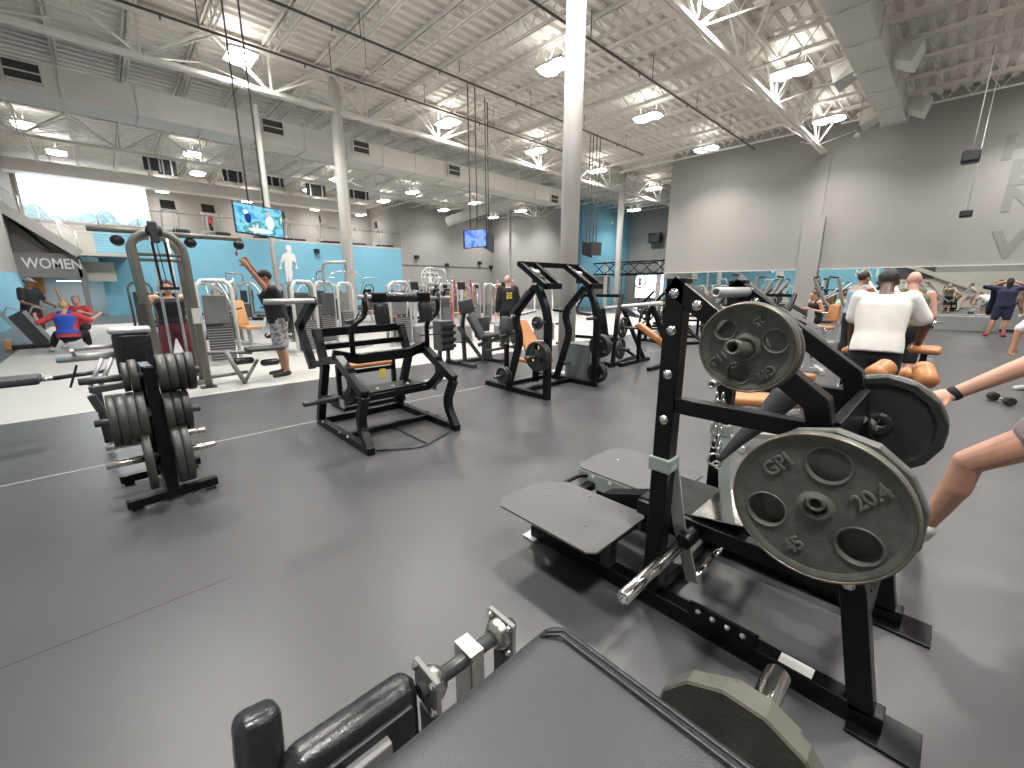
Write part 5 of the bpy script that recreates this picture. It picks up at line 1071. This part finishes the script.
# elliptical trainers
def proto_elliptical(acc):
    t = thing('elliptical_trainer', 'x', 'cardio machine', (0, 0, 0))
    MB().bb((-.3, .5, 0), (.3, .95, .5)).build('flywheel_cover', 'mid_steel', t, bev=.06, seg=3); MB().path([(0, .9, .05), (0, -.9, .05)], .1, .08, (1, 0, 0)).build('base_rail', 'silver_steel', t)
    MB().path([(0, .55, .4), (0, .4, 1.45)], .08, .07, (1, 0, 0)).build('mast', 'silver_steel', t); MB().path([(0, .4, 1.42), (0, .5, 1.64)], .22, .06, (1, 0, 0)).build('console', 'black_plastic', t, bev=.02)
    for s in (-1, 1):
        MB().tube(spline([(s * .26, .55, .35), (s * .27, .35, .9), (s * .26, .15, 1.3), (s * .22, .2, 1.7)], 6), .022, 8).build('arm_lever', acc, t); MB().path([(s * .2, .5, .35), (s * .2, -.6, .28)], .05, .04, (1, 0, 0)).build('pedal_rail', 'silver_steel', t); MB().bb((s * .2 - .08, -.5, .3), (s * .2 + .08, -.1, .34)).build('pedal', 'black_plastic', t)
    return t
for i, (x, y, acc, an) in enumerate(((13.9, 21.0, 'white_steel', 'white'), (15.2, 20.7, 'red_plastic', 'red'), (16.4, 20.4, 'pink_plastic', 'pink'), (17.7, 20.1, 'red_plastic', 'red'), (18.9, 19.8, 'white_steel', 'white'), (13.4, 19.4, 'pink_plastic', 'pink'), (14.8, 18.9, 'red_plastic', 'red'), (16.2, 18.4, 'white_steel', 'white'))):
    place(('ell', acc), lambda: proto_elliptical(acc), x, y, R(150), 'elliptical trainer with %s arm levers, %s in the bank before the grey wall' % (an, ordn[i]), 'elliptical trainers')
for i, (x, y, acc, an) in enumerate(((6.5, 10.7, 'silver_steel', 'grey'), (7.5, 9.9, 'red_plastic', 'red'), (8.5, 9.2, 'pink_plastic', 'pink'), (9.7, 8.8, 'white_steel', 'white'))):
    place(('ell', acc), lambda: proto_elliptical(acc), x, y, R(135), 'elliptical trainer with %s arm levers, %s in the near bank around the hooded man' % (an, ordn[i]), 'elliptical trainers')
# treadmills on the upper floor
def proto_treadmill():
    t = thing('treadmill', 'x', 'treadmill', (0, 0, 0))
    MB().bb((-.36, -.85, .04), (.36, .75, .18)).build('deck', 'black_plastic', t, bev=.02); MB().bb((-.25, -.83, .18), (.25, .55, .19)).build('belt', 'charcoal', t); MB().bb((-.36, .5, .1), (.36, .85, .32)).build('motor_cover', 'white_plastic', t, bev=.05, seg=3)
    for s in (-1, 1): MB().tube(fillet([(s * .36, .65, .15), (s * .36, .45, 1.1), (s * .34, -.1, 1.05)], .1), .035, 8).build('side_rail', 'white_plastic', t)
    MB().bb((-.4, .38, 1.08), (.4, .56, 1.2)).build('console_tray', 'white_plastic', t, bev=.03); MB().path([(0, .5, 1.18), (0, .56, 1.62)], .62, .06, (1, 0, 0)).build('screen', 'black_plastic', t, bev=.03, seg=3)
    return t
for i, px in enumerate((176, 216, 262, 292, 328, 354, 382)):
    q = U(px, 232, y=32.2); t = place('tm', proto_treadmill, q.x, 32.2, R([10, 12, 0, 90, 75, 80, 80][i]), 'treadmill on the upper floor, %s from the left behind the cable railing' % ordn[i], 'treadmills on the upper floor'); t.location.z = MZ; t.scale = (1.15, 1.15, 1.2) if i < 3 else (1.1, .85, 1.2)
# ------------------------------------------------------------------ dark plate-loaded machines in the mid right
def proto_iso(padm):
    t = thing('plate_loaded_machine', 'x', 'gym machine', (0, 0, 0))
    for s in (-1, 1):
        MB().path([(s * .5, -.7, .035), (s * .5, .7, .035)], .07, .07).build('base_rail', BS, t); MB().path(fillet([(s * .5, .55, .05), (s * .5, .45, .95), (s * .42, .1, 1.35)], .12), .07, .07, (1, 0, 0)).build('upright', BS, t)
        MB().path([(s * .46, .3, 1.15), (s * .62, -.1, .95), (s * .55, -.5, .9)], .06, .06, (1, 0, 0)).build('press_arm', 'dark_steel', t); MB().caps((s * .55, -.5, .9), (s * .34, -.52, .92), .02, .02).build('handle', 'black_plastic', t)
        horn_mb((s * .5, .45, .75), (s * .85, .45, .75)).build('loading_horn', 'dark_steel', t); horn_mb((s * .5, .5, .35), (s * .8, .5, .35)).build('loading_horn', 'dark_steel', t); MB().path([(s * .5, -.6, .06), (s * .12, -.2, .42)], .05, .05, (0, 1, 0)).build('brace', BS, t)
    MB().path([(-.5, .3, .5), (.5, .3, .5)], .06, .06, (0, 1, 0)).build('crossbar', BS, t); MB().path([(-.42, .1, 1.33), (.42, .1, 1.33)], .06, .06, (0, 1, 0)).build('top_bar', BS, t)
    MB().path([(0, -.05, .45), (0, .25, 1.1)], .28, .08, (1, 0, 0)).build('back_pad', padm, t, bev=.03, seg=3); MB().bb((-.17, -.45, .42), (.17, -.05, .5)).build('seat', padm, t, bev=.03, seg=3); MB().path([(0, -.2, .05), (0, -.2, .42)], .07, .07).build('seat_post', BS, t); MB().path([(-.5, .55, .035), (.5, .55, .035)], .06, .06, (0, 1, 0)).build('base_crossbar', BS, t)
    return t
IS = 'black plate-loaded machines'
iso = [(7.35, 5.0, 100, 'vinyl', 'black plate-loaded machine just right of the thick white column'), (11.2, 5.3, 60, 'tan_vinyl', 'black plate-loaded machine with an orange pad, beyond the near black upright'), (13.0, 6.0, 120, 'vinyl', 'black plate-loaded machine farther back in line with the column'), (10.4, 2.7, 75, 'tan_vinyl', 'black machine with an orange pad seen under the slanted beams'), (14.5, 7.6, 30, 'vinyl', 'black plate-loaded machine near the end of the mirror'), (13.6, 4.4, 80, 'tan_light', 'black machine with a tan pad before the mirror pilaster')]
for i, (x, y, a, pm_, lab) in enumerate(iso):
    place(('iso', pm_), lambda: proto_iso(pm_), x, y, R(a), lab, IS)
    rot = M.Rotation(R(a), 3, 'Z')
    for s in (-1, 1):
        for (u, z, r) in ((.62, .75, .2), (.62, .35, .2)) if i < 3 else ((.62, .75, .2),):
            p = rot @ V((s * u, .45 if z > .5 else .5, 0)) + V((x, y, z)); plain_plate(r, .05, p, rot @ V((s, 0, 0)), 'black plate on the %s %s horn of the %s' % (('left', 'right')[s > 0], 'upper' if z > .5 else 'lower', 'machine by the white column' if i == 0 else ['', 'orange-padded machine', 'machine behind the column line', 'second orange-padded machine', 'machine by the mirror end', 'tan-padded machine'][i]), 'plates on the mid-right machines', 'dark_iron', 28, True)
# orange padded lever seen left of the near upright
ol = thing('padded_lever_machine', 'grey lever machine with a long orange arm pad left of the black upright', 'gym machine', (9.6, 4.0, 0))
q0, q1 = U(638, 324, y=4.2), U(666, 346, y=3.6); MB().path([q0, q1], .12, .12, (0, 0, 1)).build('arm_pad', 'tan_vinyl', ol, bev=.035, seg=3)
MB().cyl(U(606, 308, y=4.9), U(662, 303, y=3.5), .035, 12).build('lever_bar', 'white_steel', ol)
for p, e in ((U(622, 306, y=4.5), (q0.x + .5, 4.3, .05)), (U(652, 304, y=3.75), (q1.x + .5, 3.7, .05))): MB().path([e, p], .06, .06, (0, 1, 0)).build('post', BS, ol)
for y in (3.7, 4.3): MB().path([(q0.x - .4, y, .035), (q0.x + .7, y, .035)], .07, .07, (0, 1, 0)).build('base_rail', BS, ol)
MB().path([U(640, 326, y=4.2) + V((0, 0, -.04)), (q0.x + .1, 4.2, .05)], .06, .06).build('post', BS, ol)
# tan benches behind the big frame
def proto_tan_bench():
    t = thing('padded_bench', 'x', 'bench', (0, 0, 0)); MB().bb((-.15, -.6, .42), (.15, .6, .5)).build('pad', 'tan_vinyl', t, bev=.03, seg=3)
    for y in (-.45, .45): MB().path([(0, y, .05), (0, y, .42)], .06, .06).build('leg', 'silver_steel', t); MB().path([(-.25, y, .03), (.25, y, .03)], .06, .05, (0, 1, 0)).build('foot', 'silver_steel', t)
    MB().path([(0, -.45, .1), (0, .45, .1)], .06, .05).build('spine', 'silver_steel', t); return t
TB = 'tan padded benches'
for x, y, a, lab in ((4.40, 1.06, 35, 'tan padded bench just behind the big black frame'), (6.9, 1.95, 30, 'tan padded bench farther back, beyond the slanted beams'), (7.3, .95, 100, 'tan padded bench beyond the man in the white tee'), (5.9, 1.4, -20, 'tan padded bench between the black frame and the white tee')):
    q = place('tb', proto_tan_bench, x, y, R(a), lab, TB)
    if x < 4.5: q.scale = (1, .62, 1)
# roller station used by the man in the white tee
hy = thing('roller_station', 'dark station with three tan rollers in front of the white tee', 'gym machine', (4.35, .25, 0))
for (a, b, r) in ((U(872, 376, x=4.15), U(889, 366, x=4.30), .07), (U(901, 372, x=4.5), U(914, 376, x=4.5), .05), (U(922, 366, x=4.05), U(929, 384, x=3.92), .06)):
    d = (b - a).normalized(); L = (b - a).length; MB().lathe([(0, -.01), (r * .6, -.01), (r, .02), (r, L * .33), (r * .96, L * .35), (r, L * .37), (r, L - .02), (r * .6, L + .01), (0, L + .01)], a, d, 24).build('roller_pad', 'tan_vinyl', hy); MB().cyl(a.lerp(b, .5), V((4.3, .25, .5)), .022, 8).build('roller_arm', 'silver_steel', hy)
MB().path([(4.3, .25, .05), (4.3, .25, .55)], .08, .08).build('post', BS, hy); MB().bb((4.0, .18, 0), (4.7, .32, .06)).build('base', BS, hy)
for px, lab in ((849, 'left'), (925, 'right')):
    q = U(px, 350, x=5.55); MB().path([q + V((-.12, 0, 0)), q + V((.18, 0, 0))], .22 if px > 900 else .1, .06, (0, 1, 0)).build('arm_pad', 'tan_vinyl', hy, bev=.025, seg=3); MB().path([q + V((0, 0, -.03)), (5.55, q.y, .05)], .05, .05).build('arm_post', BS, hy)
MB().path([(5.55, -.1, .05), (5.55, .85, .05)], .06, .06).build('base_foot', BS, hy); MB().path([(4.35, .25, .05), (5.55, .25, .05)], .06, .06, (0, 1, 0)).build('base_spine', BS, hy)
# silver lever machines in front of the pilaster
def proto_lever():
    t = thing('lever_row_machine', 'x', 'gym machine', (0, 0, 0))
    MB().path([(0, -.8, .04), (0, .8, .04)], .08, .07).build('base_rail', 'silver_steel', t); MB().path([(-.35, .7, .04), (.35, .7, .04)], .07, .07, (0, 1, 0)).build('base_foot', 'silver_steel', t); MB().path([(-.3, -.75, .04), (.3, -.75, .04)], .07, .07, (0, 1, 0)).build('base_foot', 'silver_steel', t)
    MB().path([(0, .5, .06), (0, .45, 1.1)], .09, .09).build('mast', 'silver_steel', t)
    for s in (-1, 1): MB().path([(s * .14, .7, .75), (s * .2, -.1, 1.15), (s * .26, -.75, 1.72)], .06, .055, (1, 0, 0)).build('lever_arm', 'silver_steel', t); MB().caps((s * .26, -.75, 1.72), (s * .12, -.85, 1.74), .022, .022).build('handle', 'black_plastic', t); horn_mb((s * .14, .62, .8), (s * .45, .62, .8)).build('loading_horn', 'chrome', t)
    MB().path([(0, .0, .62), (0, .1, 1.05)], .26, .09, (1, 0, 0)).build('chest_pad', 'tan_vinyl', t, bev=.03, seg=3); MB().bb((-.16, -.5, .44), (.16, -.1, .52)).build('seat', 'tan_vinyl', t, bev=.03, seg=3); MB().path([(0, -.3, .05), (0, -.3, .44)], .07, .07).build('seat_post', 'silver_steel', t); MB().path([(0, .05, .6), (0, .45, .5)], .06, .06, (1, 0, 0)).build('pad_stem', 'silver_steel', t)
    return t
LV = 'silver lever machines'
for x, y, a, lab in ((12.0, 3.5, -60, 'silver lever machine with raised arms before the pilaster'), (8.9, 2.2, 200, 'silver lever machine beside the man in the blue top'), (13.6, 2.2, -100, 'silver lever machine farther back toward the mirror'), (12.3, .9, 130, 'silver lever machine close to the mirror, behind the white tee'), (16.5, 4.6, -45, 'silver lever machine near the far end of the mirror')):
    place('lv', proto_lever, x, y, R(a), lab, LV)
# functional rig with crossed top beams
rg = thing('training_rig', 'tall white-post training rig with crossed black top beams before the shop window', 'rig', (24, 13.5, 0))
pa, pb = U(606, 266, x=24.0), U(660, 264, x=24.0); zt = U(630, 262, x=24).z; zb = U(630, 274, x=24).z
for y in (pa.y, pb.y):
    MB().bb((23.95, y - .09, 0), (24.1, y + .09, zt + .1)).build('post', 'white_steel', rg); MB().bb((26.0, y - .06, 0), (26.1, y + .06, zt)).build('post', 'mid_steel', rg)
y0, y1 = pa.y + .9, pb.y - 1.4
for z in (zt, zb): MB().cyl((23.9, y0, z), (23.9, y1, z), .05, 8).build('beam', BS, rg); MB().cyl((26.05, y0, z), (26.05, y1, z), .04, 8).build('beam', BS, rg)
n = 7
for i in range(n):
    a, b = y0 + (y1 - y0) * i / n, y0 + (y1 - y0) * (i + 1) / n; MB().cyl((23.9, a, zt), (23.9, b, zb), .028, 6).build('cross_strut', BS, rg); MB().cyl((23.9, a, zb), (23.9, b, zt), .028, 6).build('cross_strut', BS, rg)
MB().bb((24.2, pa.y - .2, .9), (24.4, pa.y + 1.6, zb - .1)).build('side_panel', 'mid_steel', rg)
# low grey mat block against the mirror
q = U(965, 327, z=0); o = MB().bb((21.3, q.y - .75, 0), (21.75, q.y + .8, .52)).build('foam_block', 'box_grey', None, bev=.02, loc=(21.5, q.y, 0)); tag(o, 'long low grey block lying at the foot of the mirror', 'block')
# small dumbbell on the right
q = U(1000, 403, z=.0); d = thing('dumbbell', 'small black dumbbell lying on the floor at the right edge', 'dumbbell', q)
MB().cyl(q + V((-.1, -.05, .06)), q + V((.1, .05, .06)), .016, 10).build('grip', 'chrome', d)
for s in (-1, 1): MB().lathe([(0, -.04), (.055, -.04), (.06, 0), (.055, .04), (0, .04)], q + V((s * .13, s * .065, .06)), (1, .5, 0), 8, False).build('head', 'rubber_black', d)
# ------------------------------------------------------------------ screens
def picture_mat(name, cols, sc):
    m = D.materials.new(name); m.use_nodes = True; nt = m.node_tree; b = nt.nodes['Principled BSDF']; tc = nt.nodes.new('ShaderNodeTexCoord'); v = nt.nodes.new('ShaderNodeTexNoise'); v.inputs['Scale'].default_value = sc; v.inputs['Detail'].default_value = 3
    rp = nt.nodes.new('ShaderNodeValToRGB'); e = rp.color_ramp.elements; rp.color_ramp.interpolation = 'EASE'
    while len(e) < len(cols): e.new(.5)
    for i, c in enumerate(cols): e[i].position = .3 + .4 * i / (len(cols) - 1); e[i].color = (*c, 1)
    b.inputs['Base Color'].default_value = (.02, .02, .02, 1); b.inputs['Emission Strength'].default_value = 1.0
    nt.links.new(tc.outputs['Object'], v.inputs['Vector']); nt.links.new(v.outputs['Fac'], rp.inputs['Fac']); nt.links.new(rp.outputs['Color'], b.inputs['Emission Color']); K[name] = m
picture_mat('screen_picture', [(.02, .12, .22), (.03, .32, .62), (.20, .60, .85), (.02, .25, .2), (.75, .85, .95)], 3.2); picture_mat('screen_blue', [(.03, .10, .55), (.10, .22, .85), (.25, .42, .95), (.05, .15, .65)], 4)
emis('screen_white', (.85, .9, 1), 1.0); emis('screen_pink', (.9, .45, .6), .9); emis('screen_navy', (.03, .06, .25), .8)
def screen(name, lab, a, b, top, m, face, back='black_plastic', poles=()):
    "hanging television: a and b are the bottom corners of the picture, top its height"
    a = V(a); b = V(b); u = (b - a).normalized(); w = (b - a).length; n = u.cross(V((0, 0, 1))).normalized() * (-1 if face < 0 else 1); h = top - a.z; c = (a + b) / 2 + V((0, 0, h / 2)); rot = M((u, n, V((0, 0, 1)))).transposed()
    t = thing(name, lab, 'television', c); MB().box(c - n * .04, (w + .05, .07, h + .05), rot).build('case', back, t, bev=.012); MB().box(c + n * .0, (w, .01, h), rot).build('picture', m, t)
    MB().box(c - n * .1 , (w * .35, .06, h * .4), rot).build('bracket', 'dark_steel', t)
    for s in (-.16, .16): p = c - n * .1 + u * (s * w); MB().cyl(p, (p.x, p.y, 7.4), .018, 8).build('pole', 'pipe_dark', t)
    return t, c, u, n, h, w
a, b = U(237, 231, y=11.25), U(284, 238, y=11.25)
t, c, u, n, h, w = screen('hanging_television', 'bright television hanging at the left, showing two figures on blue', a, b, a.z + .60, 'screen_picture', 1)
for dx, dz, ww, hh, m_ in ((-.24, .02, .13, .22, 'screen_navy'), (-.27, .14, .10, .10, 'screen_white'), (.22, -.02, .17, .30, 'screen_white'), (.2, .17, .08, .09, 'screen_pink'), (0, -.22, .5, .10, 'screen_white')):
    p = c + n * .008 + u * (dx * w) + V((0, 0, dz * h / .6)); m = MB(); rot = M((u, n, V((0, 0, 1)))).transposed(); m.ell(p, (ww / 2, .006, hh / 2), rot, 14, 8); m.build('picture_figure', m_, t)
a, b = U(465, 248, y=11.15), U(486, 246, y=11.0)
screen('hanging_television', 'small bright blue television hanging before the grey corner', a, b, a.z + .52, 'screen_blue', 1)
a, b = U(487, 248, y=11.25), U(494, 252, y=11.9); screen('hanging_television', 'dark television hanging back to back with the blue one', a, b, a.z + .5, 'black_plastic', 1)
for px0, px1, lab in ((582, 592, 'left'), (591, 601, 'right')):
    a, b = U(px0, 255 if px0 > 585 else 254, y=11.3 if px0 < 585 else 10.7), U(px1 - (px0 < 585), 257 if px0 < 585 else 255, y=10.9 if px0 < 585 else 11.1); screen('hanging_television', 'dark television, %s of a pair hanging before the blue bay wall' % lab, a, b, a.z + .5, 'black_plastic', 1)
# ------------------------------------------------------------------ wall emblems and fittings
def emblem_ring(x, z, r, y, lab):
    t = thing('wall_emblem', lab, 'wall emblem', (x, y, z)); m = MB()
    torus(m, (x, y - .02, z), r, .05, (0, 1, 0), 48, 8); m.build('outer_ring', 'white_paint', t)
    for a in range(0, 360, 30):
        if 200 < a < 340: continue
        c = V((x + r * .78 * math.cos(R(a)), y - .03, z + r * .78 * math.sin(R(a)))); MB().box(c, (.09, .03, .2), M.Rotation(R(90 - a), 3, 'Y')).build('letter_block', 'white_paint', t)
    m = MB(); torus(m, (x, y - .02, z), r * .58, .03, (0, 1, 0), 40, 6); m.build('inner_ring', 'white_paint', t)
    cx_ = lambda u, v: V((x + u * r, y - .03, z + v * r))
    MB().ell(cx_(0, .33), (.11 * r, .02, .13 * r)).build('figure_head', 'white_paint', t); MB().prism([cx_(-.26, .2), cx_(.26, .2), cx_(.16, -.2), cx_(.2, -.5), cx_(.05, -.5), cx_(0, -.25), cx_(-.05, -.5), cx_(-.2, -.5), cx_(-.16, -.2)], (0, 1, 0), .04).build('figure_body', 'white_paint', t)
    MB().tube([cx_(-.95, .42), cx_(-.5, .46), cx_(0, .48), cx_(.5, .46), cx_(.95, .42)], .04, 6).build('figure_bar', 'white_paint', t)
q = U(430, 278, y=YB); emblem_ring(q.x, q.z, .85, YB, 'round white strongman emblem on the grey back wall')
fg = thing('wall_figure', 'white muscular figure emblem on the blue wall', 'wall emblem', U(290, 266, y=YB))
def F(u, v): q = U(288 + u * 8, 247 + v * 37, y=YB); return V((q.x, YB - .03, q.z))
MB().ell(F(0.05, .06), (.19, .03, .26)).build('head', 'white_paint', fg)
MB().prism([F(-.2, .14), F(.3, .14), F(.85, .22), F(1.05, .45), F(.75, .42), F(.55, .35), F(.45, .6), F(.6, .72), F(.42, .95), F(.15, .96), F(.1, .75), F(0, .96), F(-.2, .95), F(-.3, .72), F(-.4, .6), F(-.45, .35), F(-.7, .42), F(-1.0, .45), F(-.75, .22)], (0, 1, 0), .05).build('torso', 'white_paint', fg)
for s in (-1, 1): MB().prism([F(s * .95 + .05, .42), F(s * 1.2 + .05, .6), F(s * .85 + .05, .6)], (0, 1, 0), .05).build('fist', 'white_paint', fg)
for px, py, y, lab in ((316, 251, YB, 'small black box fixed on the blue wall'), (416, 257, YB, 'small black box on the grey back wall, left one'), (446, 265, YB, 'small black box on the ledge line of the grey wall'), (479, 263, YB, 'small black box on the grey back wall, right one'), (490, 267, YB, 'small black box at the end of the ledge line')):
    q = U(px, py, y=y); o = MB().bb((q.x - .16, y - .25, q.z - .13), (q.x + .16, y, q.z + .13)).build('wall_speaker', 'black_plastic', None, bev=.02); tag(o, lab, 'speaker', 'small wall speakers')
# emblem stand near the shop window
q = U(640, 281, x=25.5); es = thing('emblem_stand', 'round green and white emblem on a thin stand in front of the shop window', 'sign', (q.x, q.y, 0))
m = MB(); torus(m, q, .42, .05, (1, 0, 0), 32, 8); m.build('ring', 'green_steel', es); MB().cyl((q.x, q.y, 0), (q.x, q.y, q.z), .025, 8).build('pole', BS, es); MB().lathe([(0, 0), (.3, 0), (.3, .03), (0, .04)], (q.x, q.y, 0), (0, 0, 1), 20).build('base', BS, es)
MB().prism([q + V((0, dy, dz)) for dy, dz in ((-.12, -.3), (.12, -.3), (.08, 0), (.2, .2), (-.2, .2), (-.08, 0))], (1, 0, 0), .03).build('figure', 'white_paint', es)
# dark boxes strapped under the roof above the upper floor
for i, (px0, px1, py0, py1, y) in enumerate(((142, 166, 156, 172, 27), (156, 178, 158, 176, 27), (222, 243, 168, 183, 27), (267, 284, 175, 187, 27), (306, 326, 183, 197, 27), (350, 369, 188, 200, 27))):
    p, q = U(px0, py0, y=y), U(px1, py1, y=y); t = thing('hanging_screen', 'dark screen rig under the roof above the upper floor, %s from the left' % ordn[i], 'screen', (p + q) / 2, 0, 'dark screens under the roof')
    MB().bb((p.x, y, q.z), (q.x, y + .12, p.z)).build('panel', 'black_plastic', t, bev=.02); 
    for xx in (p.x + .2, q.x - .2): MB().bb((xx - .03, y - .05, q.z - .05), (xx + .03, y, p.z + .1)).build('frame_bar', 'silver_steel', t); MB().cyl((xx, y + .06, p.z), (xx, y + .06, ZC), .02, 6).build('hanger', 'truss_white', t)

# slanted climber at the far left
cl = thing('stair_climber', 'grey slanted climber machine between the capped man and the blue top', 'cardio machine', (-1.35, 15.6, 0))
for dx in (-.28, .28): MB().path([(-1.35 + dx - .45, 15.6, 1.12), (-1.35 + dx + .1, 15.6, .1)], .07, .12, (0, 1, 0)).build('side_rail', 'silver_steel', cl, bev=.01)
MB().path([(-1.75, 15.62, 1.05), (-1.22, 15.62, .1)], .1, .46, (0, 1, 0)).build('panel', 'dark_panel', cl, bev=.01); MB().bb((-2.0, 15.3, 0), (-.95, 15.9, .14)).build('base', 'black_plastic', cl, bev=.03)
MB().bb((-2.15, 15.25, 0), (-1.98, 15.9, .30)).build('end_pad', 'tan_light', cl, bev=.03)
for dx in (-.3, .3): MB().tube(spline([(-1.7 + dx, 15.6, 1.05), (-1.55 + dx, 15.5, 1.25), (-1.3 + dx, 15.45, 1.15)], 5), .025, 8).build('handle', 'white_plastic', cl)
cl.scale = (.7, .7, .82); cl.location = (-1.42, 15.9, 0)
SC.view_settings.view_transform = 'Standard'; SC.view_settings.look = 'None'; SC.view_settings.gamma = 1; SC.view_settings.use_curve_mapping = False
SC.view_settings.exposure = 0.3
SC.cycles.use_denoising = True; SC.cycles.max_bounces = 8; SC.cycles.diffuse_bounces = 4; SC.cycles.glossy_bounces = 4; SC.cycles.transmission_bounces = 6; SC.cycles.transparent_max_bounces = 6
SC.cycles.sample_clamp_indirect = 6; SC.cycles.use_light_tree = True; SC.cycles.caustics_reflective = False; SC.cycles.caustics_refractive = False
